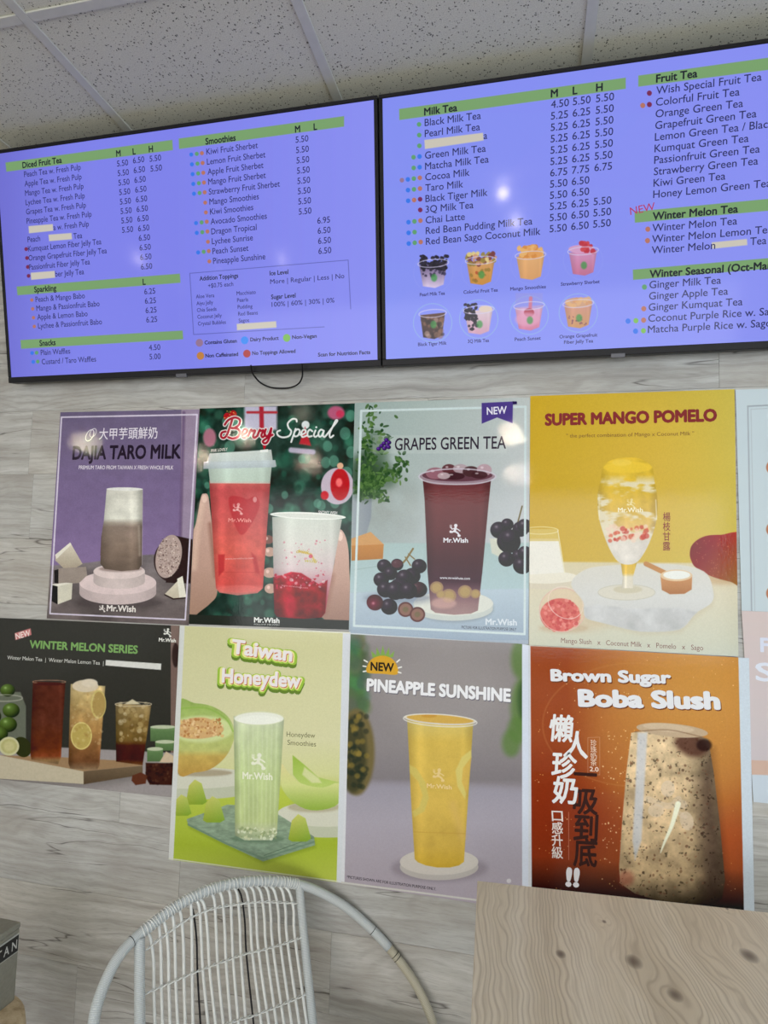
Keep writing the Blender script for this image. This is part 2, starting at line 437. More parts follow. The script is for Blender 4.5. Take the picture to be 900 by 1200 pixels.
def tex(col, cell, amp, seed=1, sx=1.0, lo=None):
    """grainy, mottled version of a colour or colour function; lo = (threshold, darkening) adds dark flecks"""
    def f(u, v, X, Y):
        c = col(u, v, X, Y) if callable(col) else np.zeros(X.shape + (3,)) + np.array(col, float)
        h, w = X.shape; n = fnoise(h, max(int(w / sx), 4), cell, 4, seed)
        if sx != 1.0: n = n[:, np.minimum((np.arange(w) / sx).astype(int), n.shape[1] - 1)]
        m = 1 + 2 * amp * (n - 0.5)
        if lo: m = m * (1 - lo[1] * np.clip((fnoise(h, w, cell * 0.35, 3, seed + 9) - lo[0]) / 0.06, 0, 1))
        return np.clip(c * m[..., None], 0, 255)
    return f
def swirl(col, c2, cell, seed, v0, v1, th=0.5, sx=2.2):
    """streaks of a second colour drawn out sideways between heights v0 and v1"""
    def f(u, v, X, Y):
        c = col(u, v, X, Y); h, w = X.shape
        n = fnoise(h, max(int(w / sx), 4), cell, 4, seed)[:, np.minimum((np.arange(w) / sx).astype(int), max(int(w / sx), 4) - 1)]
        k = np.clip((n - th) / 0.10, 0, 1) * np.clip((v - v0) / 0.08, 0, 1) * np.clip((v1 - v) / 0.08, 0, 1)
        k = (k * 0.85)[..., None]; return c * (1 - k) + np.array(c2, float) * k
    return f
def cyl(stops, hi=0.35, edge=0.28, light=0.3):
    """a glass of drink in print: vertical colour stops times a round side-to-side shading"""
    g = grad(stops)
    def f(u, v, X, Y):
        k = 1 - edge * np.abs(2 * u - 1) ** 3 + 0.12 * np.exp(-((u - light) / 0.08) ** 2) * hi * 2 + 0.06 * np.exp(-((u - 0.85) / 0.05) ** 2)
        return np.clip(g(u, v, X, Y) * k[..., None], 0, 255)
    return f
def ball(c, lx=-0.35, ly=-0.4, hi=0.5):
    c = np.array(c, float)
    def f(u, v, X, Y):
        x = 2 * u - 1; y = 2 * v - 1
        sh = np.clip(1.05 - 0.55 * ((x - lx) ** 2 + (y - ly) ** 2) ** 0.7 * 0.8, 0.25, 1.2)
        h = np.exp(-((x - lx) ** 2 + (y - ly) ** 2) / 0.03) * hi
        return np.clip(c * sh[..., None] + 255 * h[..., None] * 0.6, 0, 255)
    return f

def make_image(name, pic, plane, corners, to_px, boost, W=560, Hh=None, haze=0.0):
    """resample a canvas onto the flat sheet spanned by 4 plane corners TL,TR,BR,BL"""
    tl, tr, br, bl = [np.array(c) for c in corners]
    wd = np.linalg.norm(tr - tl); ht = np.linalg.norm(bl - tl)
    Hh = Hh or int(W * ht / wd)
    u = (np.arange(W) + 0.5) / W; v = (np.arange(Hh) + 0.5) / Hh
    U, V = np.meshgrid(u, v)
    P2 = (tl * (1 - U[..., None]) + tr * U[..., None]) * (1 - V[..., None]) + (bl * (1 - U[..., None]) + br * U[..., None]) * V[..., None]
    q = plane.o + P2[..., :1] * plane.r + P2[..., 1:] * plane.u - CAM_P
    c = q @ CAM_R
    px = 450 + F_PX * c[..., 0] / -c[..., 2]; py = 600 - F_PX * c[..., 1] / -c[..., 2]
    X, Y = to_px(px, py)
    fx = np.clip((X - pic.x0) * pic.sc - 0.5, 0, pic.w - 1.001); fy = np.clip((Y - pic.y0) * pic.sc - 0.5, 0, pic.h - 1.001)
    x0 = fx.astype(int); y0 = fy.astype(int); a = (fx - x0)[..., None]; b = (fy - y0)[..., None]
    A = pic.A; r = (A[y0, x0] * (1 - a) + A[y0, x0 + 1] * a) * (1 - b) + (A[y0 + 1, x0] * (1 - a) + A[y0 + 1, x0 + 1] * a) * b
    lin = np.clip((s2l(np.clip(r, 0, 255)) - haze) * boost, 0.004, 0.93)
    sr = np.where(lin <= 0.0031308, lin * 12.92, 1.055 * lin ** (1 / 2.4) - 0.055)
    buf = np.ones((Hh, W, 4), np.float32); buf[..., :3] = sr[::-1]
    img = bpy.data.images.new(name, W, Hh, alpha=False); img.colorspace_settings.name = 'sRGB'
    img.pixels.foreach_set(buf.ravel()); img.update(); img.pack()
    return img

# ------------------------------------------------------------------ lettering: flat printed letters laid on the sheet
TEXTS = []
def text_job(body, frame, size_cap, width, weight, shear, align, key):
    TEXTS.append(dict(body=body, frame=frame, cap=size_cap, width=width, weight=weight, shear=shear, align=align, key=key))
LETTER_KEYS = {}
def flush_text():
    """turn every waiting string into flat mesh and join per owner and colour"""
    made = []
    def curve(body, weight, shear):
        cu = bpy.data.curves.new('t', 'FONT'); cu.body = body; cu.size = 1.0; cu.offset = weight; cu.shear = shear
        cu.resolution_u = 3; cu.fill_mode = 'FRONT' if hasattr(cu, 'fill_mode') else cu.fill_mode
        o = bpy.data.objects.new('t', cu); COL.objects.link(o); return o
    href = curve('H', 0, 0)
    for j in TEXTS: made.append(curve(j['body'], 0.0, j['shear']))
    bpy.context.view_layer.update(); dg = bpy.context.evaluated_depsgraph_get()
    def arr(o):
        me = bpy.data.meshes.new_from_object(o.evaluated_get(dg))
        v = np.zeros(len(me.vertices) * 3); me.vertices.foreach_get('co', v); v = v.reshape(-1, 3)
        fs = [tuple(p.vertices) for p in me.polygons]; bpy.data.meshes.remove(me); return v, fs
    hv, _ = arr(href); capu = hv[:, 1].max() - hv[:, 1].min()
    bags = {}
    for j, o in zip(TEXTS, made):
        v, fs = arr(o)
        if not len(v): print('EMPTY TEXT', j['body']); continue
        s = j['cap'] / capu; x0, x1 = v[:, 0].min(), v[:, 0].max(); wn = (x1 - x0)
        if j['weight'] > 0:                      # heavier cut: the letter's own shape laid down again a hair to every side
            w_ = j['weight']; K = 8 if w_ < 0.06 else 14
            sh = [(w_ * math.cos(2 * math.pi * k / K), w_ * math.sin(2 * math.pi * k / K)) for k in range(K)]
            if w_ > 0.08: sh += [(a * 0.5, b * 0.5) for a, b in sh[::2]]
            n0 = len(v); base = v; fs0 = fs; fs = list(fs0)
            lay = 0.000008 / s                       # each copy lies a few microns lower, so no two faces coincide
            v = np.concatenate([base] + [base + np.array([a, b, -lay * (k + 1)]) for k, (a, b) in enumerate(sh)])
            for k in range(1, len(sh) + 1): fs += [tuple(i + k * n0 for i in f) for f in fs0]
        sx = j['width'] / wn if j['width'] else s * j['key'][3]
        org, r, u, n, lift = j['frame']
        xx = (v[:, 0] - x0) * sx
        if j['align'] == 'c': xx -= wn * sx / 2
        q = org + xx[:, None] * r + (v[:, 1] * s)[:, None] * u + n * (lift + v[:, 2] * s)[:, None]
        b = bags.setdefault(j['key'][:3] + (len(bags),), [[], [], 0]); b[0].append(q); b[1] += [tuple(i + b[2] for i in f) for f in fs]; b[2] += len(q)
    for o in made + [href]:
        c = o.data; bpy.data.objects.remove(o); bpy.data.curves.remove(c)
    for (owner, col, emit, _k), (vs, fs, _) in bags.items():
        par = bpy.data.objects[owner]
        me = bpy.data.meshes.new('lettering'); V = np.concatenate(vs)
        inv = np.array(par.matrix_world.inverted()); V = V @ inv[:3, :3].T + inv[:3, 3]
        me.from_pydata(V.tolist(), [], fs); me.materials.append(ink(col, emit))
        o = link(bpy.data.objects.new('lettering', me), par)
    TEXTS.clear()

class Sheet:
    """a printed or lit flat sheet; coordinates are read in a measuring frame (ox, oy, k)"""
    def __init__(s, plane, ox, oy, k, owner, y_lift, emit=False, xs=1.0):
        s.p, s.ox, s.oy, s.k, s.owner, s.lift, s.emit, s.xs = plane, ox, oy, k, owner, y_lift, emit, xs
    def uv(s, x, y): return s.p.uv(s.ox + x / s.k, s.oy + y / s.k)
    def px(s, X, Y): return (X - s.ox) * s.k, (Y - s.oy) * s.k
    def text(s, body, a, b=None, cap=10, col=(20, 20, 30), wt=0.0, shear=0.0, lift=0.0, align='l', flat=False, rot=None, xs=None):
        A = s.uv(*a); B = s.uv(*b) if b is not None else None
        if B is not None and not flat: r2 = (B - A); wd = np.linalg.norm(r2); r2 = r2 / wd
        else:
            r2 = np.array([1.0, 0.0]); wd = (B - A)[0] if B is not None else None
        if rot: r2 = np.array([math.cos(rot), math.sin(rot)])
        u2 = np.array([-r2[1], r2[0]])
        c = np.linalg.norm(s.uv(a[0], a[1] - cap) - A)
        P = s.p
        text_job(body, (P.P(A[0], A[1]), P.r * r2[0] + P.u * r2[1], P.r * u2[0] + P.u * u2[1], P.n, s.lift + 0.0003 + lift * 3), c, wd, wt, shear, align, (s.owner, tuple(col), s.emit, xs or s.xs))

# ------------------------------------------------------------------ poster pictures (coordinates in each poster's own measuring frame)
def pic_taro():
    p = Pic(0, 0, 844, 1200, 0.72)
    p.full(grad([(0, (108, 98, 126)), (0.35, (118, 102, 140)), (0.7, (130, 110, 152)), (1, (116, 106, 116))]))
    p.poly([(722, 40), (844, 40), (790, 760), (716, 760)], (150, 134, 158), 3)
    p.line([(735, 60), (716, 740)], 16, (98, 78, 112), 10, 0.7)
    p.poly([(0, 860), (230, 840), (520, 800), (800, 790), (844, 1200), (0, 1200)], tex(grad([(0, (122, 114, 118)), (0.5, (104, 96, 96)), (1, (98, 88, 88))]), 50, 0.3, 6, 2), 8)
    # plinths
    p.ell(400, 1050, 230, 40, (70, 62, 64), 50, 0.6)
    def disc(cx, cy, rx, ry, h, c):
        p.poly([(cx - rx, cy), (cx + rx, cy), (cx + rx, cy + h), (cx - rx, cy + h)], lambda u, v, X, Y: np.array(c, float) * (0.86 + 0.1 * np.sin(u * 3.0))[..., None])
        p.ell(cx, cy + h, rx, ry, lambda u, v, X, Y: np.array(c, float) * (0.86 + 0.1 * np.sin(u * 3.0))[..., None])
        p.ell(cx, cy, rx, ry, tuple(x * 1.03 for x in c))
    disc(391, 945, 200, 62, 52, (208, 190, 190)); disc(398, 885, 134, 40, 52, (212, 196, 194))
    p.ell(405, 872, 112, 16, (120, 100, 96), 14, 0.6)
    # glass of taro milk
    body = [(333, 455), (520, 455), (519, 620), (517, 760), (516, 850), (500, 876), (410, 884), (322, 872), (300, 845), (305, 700), (318, 620)]
    p.poly(body, tex(cyl([(0, (212, 210, 200)), (0.36, (218, 217, 206)), (0.41, (170, 160, 148)), (0.46, (138, 122, 112)), (0.75, (130, 112, 100)), (1, (104, 90, 80))], 0.5, 0.26, 0.75), 30, 0.10, 3, 2.5), 2.5)
    p.ell(426, 456, 94, 9, (222, 222, 218)); p.line([(520, 455), (517, 850)], 3, (200, 190, 190), 2, 0.5)
    p.line([(306, 700), (300, 800)], 2, (70, 50, 40), 3, 0.6); p.line([(500, 650), (505, 800)], 10, (190, 176, 160), 12, 0.5)
    # half taro root
    p.ell(690, 830, 112, 118, (58, 44, 44), 4); p.poly([(690, 700), (780, 720), (785, 950), (640, 945)], (50, 38, 38), 4)
    p.ell(656, 808, 66, 114, (176, 156, 150), 3, rot=0.22)
    rr = lambda x, y: ((x - 656) / 60) ** 2 + ((y - 808) / 106) ** 2 < 1
    p.speck((590, 700, 722, 918), 420, 1.5, 4, [(92, 72, 70), (120, 96, 92), (214, 200, 190), (200, 180, 170)], 0.8, rr, 5)
    # taro pieces
    p.poly([(65, 800), (143, 735), (207, 845), (170, 868), (110, 870), (66, 830)], grad([(0, (214, 206, 190)), (1, (168, 156, 138))]))
    p.poly([(65, 800), (143, 735), (150, 745), (72, 822)], (224, 220, 206))
    p.poly([(60, 880), (110, 868), (100, 955), (60, 945)], (36, 30, 30)); p.poly([(82, 870), (225, 860), (232, 905), (190, 945), (82, 955)], (150, 138, 130))
    p.poly([(40, 950), (78, 965), (78, 1058), (45, 1040)], (30, 26, 28)); p.poly([(78, 962), (155, 946), (150, 1030), (78, 1058)], (206, 202, 186)); p.poly([(40, 955), (120, 944), (155, 946), (78, 964)], (222, 218, 206))
    p.poly([(635, 1005), (728, 910), (748, 1022), (690, 1032)], grad([(0, (214, 208, 192)), (1, (190, 180, 160))])); p.poly([(700, 925), (728, 910), (748, 1022), (712, 1026)], (226, 222, 208))
    p.line([(636, 1008), (680, 1030), (748, 1024)], 7, (50, 38, 38))
    p.line([(98, 84), (804, 70), (742, 1138), (38, 1106), (98, 84)], 8, (206, 198, 216), 2)
    # sweet-potato sketch beside the heading
    p.ell(245, 178, 17, 32, (226, 220, 232), 2, 1, 0.5, ring=2); p.ell(262, 165, 14, 24, (226, 220, 232), 2, 1, 0.5, ring=1.6)
    p.figure(310, 1080, 0.62, (226, 220, 216))
    p.noise(40, 0.05, 2); p.noise(4, 0.05, 3)
    return p
def txt_taro(S):
    S.text('大甲芋頭鮮奶', (293, 196), (596, 190), 44, (224, 218, 230), 0.006)
    S.text('DAJIA TARO MILK', (156, 303), (716, 297), 66, (32, 20, 40), 0.035)
    S.text('PREMIUM TARO FROM TAIWAN X FRESH WHOLE MILK', (188, 355), (680, 356), 19, (222, 214, 226), 0.01)
    S.text('Mr.Wish', (334, 1092), (483, 1098), 30, (222, 216, 212), 0.03)

def pic_berry():
    p = Pic(0, 0, 857, 1200, 0.72, (38, 56, 50)); r = np.random.RandomState(4)
    n = fnoise(p.h, p.w, 60 * p.sc, 3, 8); p.A = p.A * (0.5 + 1.0 * n[..., None])
    for _ in range(520):
        g = r.rand(); c = (30 + 60 * g, 84 + 84 * g, 68 + 66 * g) if r.rand() > 0.3 else (16, 34, 28)
        q = 10 + 22 * r.rand(); p.ell(r.rand() * 857, 30 + r.rand() * 1120, q, q * 1.15, c, q * 0.9, 0.16 + 0.26 * r.rand())
    for _ in range(30):
        q = 14 + 14 * r.rand(); p.ell(60 + r.rand() * 800, 60 + r.rand() * 560, q, q * 1.2, (98, 160, 138), 8, 0.55)
    p.quad(285, 46, 448, 165, (186, 182, 204), 14); p.line([(370, 50), (372, 160)], 22, (168, 44, 58), 8); p.line([(300, 78), (445, 78)], 12, (168, 50, 60), 7)
    p.ell(745, 80, 42, 34, (176, 90, 120), 18); p.ell(765, 85, 20, 18, (196, 60, 90), 12); p.ell(110, 205, 32, 46, (168, 110, 128), 16)
    p.ell(592, 140, 20, 20, (214, 220, 222), 6); p.poly([(590, 150), (560, 235), (620, 245)], (178, 44, 54), 8); p.line([(520, 266), (630, 276)], 26, (176, 170, 190), 9)
    p.ell(752, 448, 82, 92, (190, 176, 192), 6); p.ell(765, 440, 48, 80, (178, 24, 40), 8); p.ell(760, 430, 16, 22, (236, 110, 110), 12); p.ell(688, 494, 20, 22, (190, 30, 44), 8); p.ell(766, 346, 16, 16, (214, 170, 140), 5)
    p.poly([(375, 235), (400, 235), (384, 268)], (178, 30, 44), 3)
    skin = [(204, 170, 158), (186, 152, 138), (148, 116, 104)]
    # left hand
    p.poly([(0, 1200), (0, 760), (40, 640), (66, 505), (84, 486), (102, 496), (112, 560), (128, 700), (140, 860), (148, 985), (110, 1040), (30, 1110)], grad([(0, skin[0]), (0.5, skin[1]), (1, (150, 118, 100))]), 3, 1, 6)
    p.ell(84, 512, 13, 20, (234, 206, 192), 5, 0.8); p.line([(70, 540), (44, 700), (30, 860)], 26, (232, 202, 182), 26, 0.5); p.line([(112, 640), (140, 900)], 20, (140, 96, 84), 18, 0.6)
    # right hand
    p.poly([(762, 668), (788, 690), (806, 760), (812, 880), (816, 1130), (670, 1105), (690, 980), (735, 840), (742, 740)], grad([(0, skin[0]), (0.5, skin[1]), (1, skin[2])]), 3, 1, 6)
    p.ell(766, 700, 13, 24, (234, 208, 196), 5, 0.8); p.line([(725, 900), (690, 1080)], 26, (150, 108, 96), 24, 0.6)
    for cx, cy, rx, ry in ((406, 715, 26, 22), (412, 777, 30, 24), (412, 882, 34, 26), (416, 962, 30, 25)):
        p.ell(cx, cy, rx, ry, skin[1] if cy > 750 else (120, 80, 70), 4); p.ell(cx - 10, cy - 6, 8, 9, (236, 204, 196), 5, 0.7)
    # tall strawberry drink with lid
    p.poly([(108, 420), (416, 420), (378, 960), (350, 985), (250, 996), (160, 982), (142, 960)], tex(cyl([(0, (206, 110, 104)), (0.08, (192, 84, 86)), (0.35, (200, 92, 90)), (0.6, (214, 100, 90)), (0.9, (200, 80, 76)), (1, (190, 124, 118))], 0.5, 0.24, 0.2), 26, 0.10, 4), 2.5)
    p.poly([(103, 350), (422, 350), (414, 434), (112, 434)], cyl([(0, (196, 212, 202)), (0.85, (190, 206, 194)), (1, (206, 190, 180))], 0.3, 0.15, 0.3), 2.5)
    p.poly([(110, 284), (420, 264), (428, 322), (96, 326)], cyl([(0, (206, 214, 210)), (1, (196, 206, 204))], 0.2, 0.12), 3); p.poly([(80, 326), (440, 316), (446, 348), (436, 352), (78, 362)], cyl([(0, (200, 210, 214)), (1, (176, 188, 194))], 0.2, 0.12), 3); p.poly([(364, 266), (404, 262), (404, 276), (364, 278)], (232, 234, 232))
    p.line([(96, 328), (436, 320)], 3, (178, 190, 192), 3, 0.7)
    p.poly([(208, 506), (262, 500), (300, 512), (340, 498), (362, 540), (330, 620), (270, 692), (222, 600)], (176, 40, 50), 8, 0.55, 5); p.poly([(320, 780), (345, 800), (362, 890), (340, 880)], (160, 34, 44), 10, 0.5); p.poly([(152, 790), (186, 790), (184, 870), (156, 900)], (166, 36, 46), 8, 0.6)
    p.figure(252, 562, 1.0, (240, 206, 202), 0.6); p.ell(338, 514, 10, 14, (238, 210, 206), 3, 0.5)
    p.ell(260, 965, 112, 20, (226, 110, 104), 8, 0.5); p.line([(155, 878), (375, 880)], 3, (170, 52, 56), 3, 0.5)
    # short snowy cup
    p.poly([(425, 600), (775, 615), (690, 1085), (670, 1108), (560, 1116), (450, 1104), (436, 1085)], cyl([(0, (206, 212, 204)), (0.25, (210, 210, 204)), (0.5, (208, 192, 194)), (0.6, (196, 160, 168)), (1, (160, 30, 46))], 0.3, 0.2, 0.25), 2.5)
    p.poly([(430, 905), (470, 895), (520, 878), (570, 884), (620, 915), (660, 942), (702, 920), (690, 1085), (672, 1108), (560, 1116), (450, 1104), (436, 1085)], tex(cyl([(0, (176, 40, 56)), (0.4, (140, 16, 34)), (1, (112, 20, 34))], 0.6, 0.2, 0.25), 22, 0.35, 5), 5)
    p.speck((440, 890, 695, 960), 60, 3, 9, [(214, 60, 84), (226, 226, 226), (170, 20, 40)], 0.5, None, 9, 3); p.speck((470, 720, 700, 880), 26, 2, 7, [(206, 110, 130), (190, 60, 90)], 0.5, None, 10, 3)
    p.ell(515, 1050, 26, 60, (206, 40, 60), 26, 0.5)
    p.ell(604, 596, 190, 18, (232, 234, 230), 2.5, rot=0.05); p.ell(604, 597, 176, 11, (212, 216, 210), 3, rot=0.05)
    p.line([(560, 775), (620, 790), (640, 830)], 9, (206, 170, 60), 4, 0.6); p.ell(618, 800, 10, 10, (200, 60, 90), 3, 0.7)
    p.poly([(0, 1092), (857, 1125), (857, 1175), (0, 1150)], (44, 48, 44), 3)
    # strawberries and script heading
    for cx, cy in ((198, 100), (228, 88)): p.ell(cx, cy, 18, 20, (168, 34, 40), 3)
    p.speck((180, 70, 246, 120), 26, 1.5, 2.5, (226, 190, 90), 0.9, None, 6)
    B = [[(224, 112), (212, 150), (196, 192), (180, 207), (167, 198), (172, 180), (190, 174)], [(186, 140), (205, 116), (238, 104), (262, 116), (258, 140), (236, 155), (220, 157)], [(222, 157), (252, 161), (262, 180), (250, 202), (225, 209), (204, 203)],
         [(272, 188), (292, 182), (298, 168), (285, 163), (274, 178), (274, 198), (286, 206), (304, 195)], [(304, 195), (318, 166), (322, 172), (338, 170), (328, 195), (336, 205), (350, 195)], [(350, 195), (362, 166), (366, 171), (380, 168), (370, 192), (377, 202), (390, 190)], [(392, 163), (386, 188), (396, 198), (408, 188), (420, 158), (412, 200), (398, 228), (384, 232), (378, 222), (396, 208), (426, 190)]]
    W_ = [[(548, 124), (544, 112), (524, 112), (503, 133), (507, 155), (520, 172), (510, 195), (480, 203), (455, 194), (449, 176), (464, 168)], [(542, 160), (530, 196), (520, 226)], [(536, 176), (551, 162), (563, 170), (555, 192), (540, 198), (534, 190)], [(566, 190), (588, 182), (593, 168), (581, 165), (571, 180), (576, 200), (597, 194)], [(626, 172), (613, 164), (602, 180), (606, 198), (624, 196)], [(642, 168), (634, 190), (641, 200), (654, 192)], [(684, 170), (669, 164), (657, 180), (661, 198), (673, 194), (684, 170), (679, 192), (687, 200), (698, 190)], [(698, 190), (727, 152), (751, 122), (744, 118), (728, 150), (713, 184), (717, 203), (732, 193)]]
    for s_ in B: p.line(s_, 21, (222, 216, 216), 2, 1, 6)
    for s_ in B: p.line(s_, 11, (158, 34, 50), 2, 1, 6)
    for s_ in W_: p.line(s_, 9, (222, 224, 224), 2, 1, 6)
    p.ell(646, 152, 5, 5, (222, 224, 224))
    p.noise(4, 0.05, 3)
    return p
def txt_berry(S):
    S.text('PINK LOVELY', (118, 278), (200, 270), 14, (220, 220, 214), 0.01); S.text('SNOWY WISH', (656, 586), (750, 590), 14, (226, 226, 226), 0.01)
    S.text('Mr.Wish', (334, 1132), (460, 1136), 24, (220, 222, 220), 0.035); S.text('Mr.Wish', (204, 628), (318, 630), 18, (232, 150, 144), 0.02)
    S.text('www.mrwishusa.com', (188, 818), (330, 814), 9, (226, 170, 166), 0.0); S.text('www.mrwishusa.com', (470, 950), (604, 964), 9, (206, 130, 140), 0.0)
    S.text('drink', (545, 784), (610, 790), 20, (196, 170, 60), 0.01, 0.3); S.text('wish', (588, 830), (650, 834), 18, (190, 180, 90), 0.01, 0.3)
    S.text('FOLLOW MR.WISH', (334, 1146), (460, 1149), 7, (190, 194, 190))

def grapes(p, spots, seed=1):
    for cx, cy, q in spots:
        p.ell(cx, cy, q * 1.06, q, ball((48, 38, 50), -0.3, -0.4, 0.42), 2.5, 1, 0.3)
def pic_grapes():
    p = Pic(0, 0, 900, 1190, 0.72)
    p.full(lambda u, v, X, Y: np.stack([150 + 34 * u + 6 * v, 168 + 22 * u, 164 + 26 * u + 8 * v], -1))
    m = fnoise(p.h, p.w, 60, 4, 5); sl, X, Y = p.win(60, 300, 380, 730, 0)
    k = np.clip(1 - ((X - 200) / 190) ** 2 - ((Y - 560) / 220) ** 2, 0, 1)[..., None] * 0.5 * m[sl][..., None]
    p.A[sl] = p.A[sl] * (1 - k) + np.array([120, 122, 112]) * k
    p.poly([(20, 720), (400, 724), (880, 720), (880, 960), (20, 960)], grad([(0, (160, 182, 182)), (1, (168, 190, 196))]), 8)
    p.poly([(20, 960), (350, 950), (880, 940), (880, 1190), (20, 1190)], grad([(0, (176, 192, 204)), (1, (150, 166, 184))]), 8)
    p.line([(40, 850), (180, 830), (330, 870)], 3, (130, 150, 146), 4, 0.6)
    # pot, plant, wood block
    p.poly([(30, 500), (126, 490), (122, 600), (96, 690), (60, 720), (24, 720)], grad([(0, (150, 160, 166)), (1, (128, 136, 146))], 'h'), 4)
    r = np.random.RandomState(2)
    p.ell(90, 400, 70, 110, (36, 60, 38), 70, 0.8); p.ell(140, 300, 60, 110, (44, 70, 44), 70, 0.6); p.ell(190, 400, 60, 60, (44, 70, 44), 60, 0.5)
    for i in range(420):
        t = r.rand(); br = r.randint(5); ends = [(128, 80), (212, 150), (282, 310), (282, 372), (180, 495)][br]; st = (70, 470)
        x = st[0] + (ends[0] - st[0]) * t + r.randn() * 18; y = st[1] + (ends[1] - st[1]) * t + r.randn() * 20
        if x < 42 and br: x = 46 + r.rand() * 30
        g = r.rand(); p.ell(x, y, 8 + 8 * r.rand(), 4 + 4 * r.rand(), (32 + 62 * g, 62 + 66 * g, 34 + 34 * g), 3, 0.9, r.rand() * 3.1)
    pass
    p.poly([(28, 700), (120, 668), (182, 728), (182, 735), (28, 738)], (198, 148, 92), 3); p.poly([(28, 734), (182, 728), (178, 798), (28, 806)], grad([(0, (186, 126, 62)), (1, (168, 112, 52))]), 3)
    # coaster
    p.ell(520, 1035, 190, 66, (132, 140, 146), 26, 0.6); p.ell(516, 1014, 192, 62, (196, 200, 194), 3); p.poly([(324, 1014), (708, 1014), (704, 1040), (330, 1045)], (186, 192, 190), 3); p.ell(516, 1036, 190, 58, (190, 196, 192), 3); p.ell(516, 1012, 190, 58, (208, 210, 202), 3)
    # grapes right and left
    p.line([(846, 545), (826, 620), (800, 660)], 7, (108, 96, 60)); p.poly([(690, 700), (740, 700), (760, 800), (700, 770)], (198, 200, 186), 6)
    grapes(p, [(735, 660, 40), (775, 632, 28), (838, 655, 36), (858, 640, 34), (782, 715, 54), (790, 700, 44), (770, 798, 36), (830, 785, 32), (846, 828, 42), (860, 770, 34)])
    p.line([(322, 750), (290, 800), (262, 830)], 9, (126, 106, 66)); p.line([(300, 775), (330, 800)], 6, (126, 106, 66)); p.line([(285, 790), (310, 830)], 6, (126, 106, 66))
    p.ell(250, 985, 160, 30, (112, 122, 140), 40, 0.6)
    p.ell(345, 945, 46, 38, ball((70, 44, 50)), 3)
    grapes(p, [(184, 832, 32), (246, 826, 28), (352, 833, 34), (214, 868, 32), (170, 898, 35), (318, 880, 38), (282, 890, 40), (262, 940, 50), (190, 945, 38), (236, 950, 44), (300, 950, 40)])
    p.ell(246, 822, 26, 20, (96, 50, 56), 5, 0.7); grapes(p, [(208, 1027, 38)]); p.ell(140, 1007, 40, 38, ball((104, 36, 52), -0.2, 0.1, 0.5), 3, 1, 0.3)
    for cx, cy in ((287, 1040), (344, 1064)): p.ell(cx, cy, 37, 36, (88, 52, 50), 3); p.ell(cx, cy, 29, 28, (132, 96, 84), 4); p.ell(cx, cy, 14, 13, (110, 96, 70), 8)
    # tall cup of grape tea
    p.poly([(368, 405), (698, 405), (684, 540), (655, 860), (634, 1045), (600, 1060), (520, 1066), (430, 1056), (408, 1040), (392, 860), (378, 520)],
           cyl([(0, (98, 54, 60)), (0.12, (112, 56, 58)), (0.4, (94, 48, 50)), (0.62, (70, 38, 44)), (0.76, (66, 38, 50)), (0.84, (118, 86, 94)), (0.92, (144, 114, 116)), (1, (156, 128, 128))], 0.25, 0.24, 0.2), 2.5)
    for cx, cy, q in ((436, 935, 32), (494, 975, 36), (572, 955, 34), (622, 965, 24), (456, 968, 22)): p.ell(cx, cy, q, q * 0.92, (158, 130, 96), 4, 0.9); p.ell(cx, cy, q * 0.7, q * 0.66, (172, 148, 96), 6, 0.8)
    p.ell(470, 1010, 60, 26, (196, 158, 150), 20, 0.7)
    p.ell(535, 402, 180, 36, (150, 128, 140), 2.5); p.ell(535, 398, 168, 30, (96, 60, 72), 3)
    for cx, cy, rx, ry, c in ((430, 388, 46, 28, (146, 98, 112)), (495, 368, 34, 24, (88, 46, 52)), (550, 366, 36, 22, (170, 150, 158)), (600, 380, 40, 26, (70, 42, 46)), (664, 372, 36, 28, (176, 146, 156)), (520, 402, 50, 18, (60, 34, 40)), (640, 396, 40, 18, (66, 38, 44)), (470, 400, 30, 16, (180, 160, 166))):
        p.ell(cx, cy, rx, ry, c, 5, 0.92); p.ell(cx - rx * 0.3, cy - ry * 0.4, rx * 0.2, ry * 0.2, (226, 214, 222), 5, 0.6)
    p.ell(535, 404, 184, 37, (196, 190, 204), 2, 0.8, 0, ring=3.2); p.line([(362, 420), (440, 440), (620, 440), (710, 416)], 4, (206, 204, 216), 3, 0.5, 4)
    p.figure(524, 662, 1.05, (216, 214, 222))
    # heading strip, ribbon, frame
    p.line([(128, 205), (770, 205), (770, 292), (128, 292), (128, 205)], 1, (190, 200, 196), 2, 0.3); p.quad(130, 206, 772, 292, (196, 204, 202), 2, 0.28)
    for cx, cy in ((196, 228), (208, 240), (184, 244), (200, 256), (172, 256), (186, 268), (158, 270), (206, 262)): p.ell(cx, cy, 11, 10, ball((84, 44, 140), -0.3, -0.3, 0.3), 2)
    p.line([(206, 226), (228, 214)], 3, (80, 110, 80))
    p.line([(75, 88), (862, 68), (858, 1158), (40, 1118), (75, 88)], 11, (198, 212, 214), 2.5)
    p.poly([(652, 50), (818, 42), (822, 56), (802, 58), (800, 148), (726, 120), (652, 150)], (78, 62, 132), 2.5); p.poly([(800, 42), (822, 44), (820, 56), (802, 56)], (42, 34, 74), 2)
    p.noise(4, 0.035, 3)
    return p
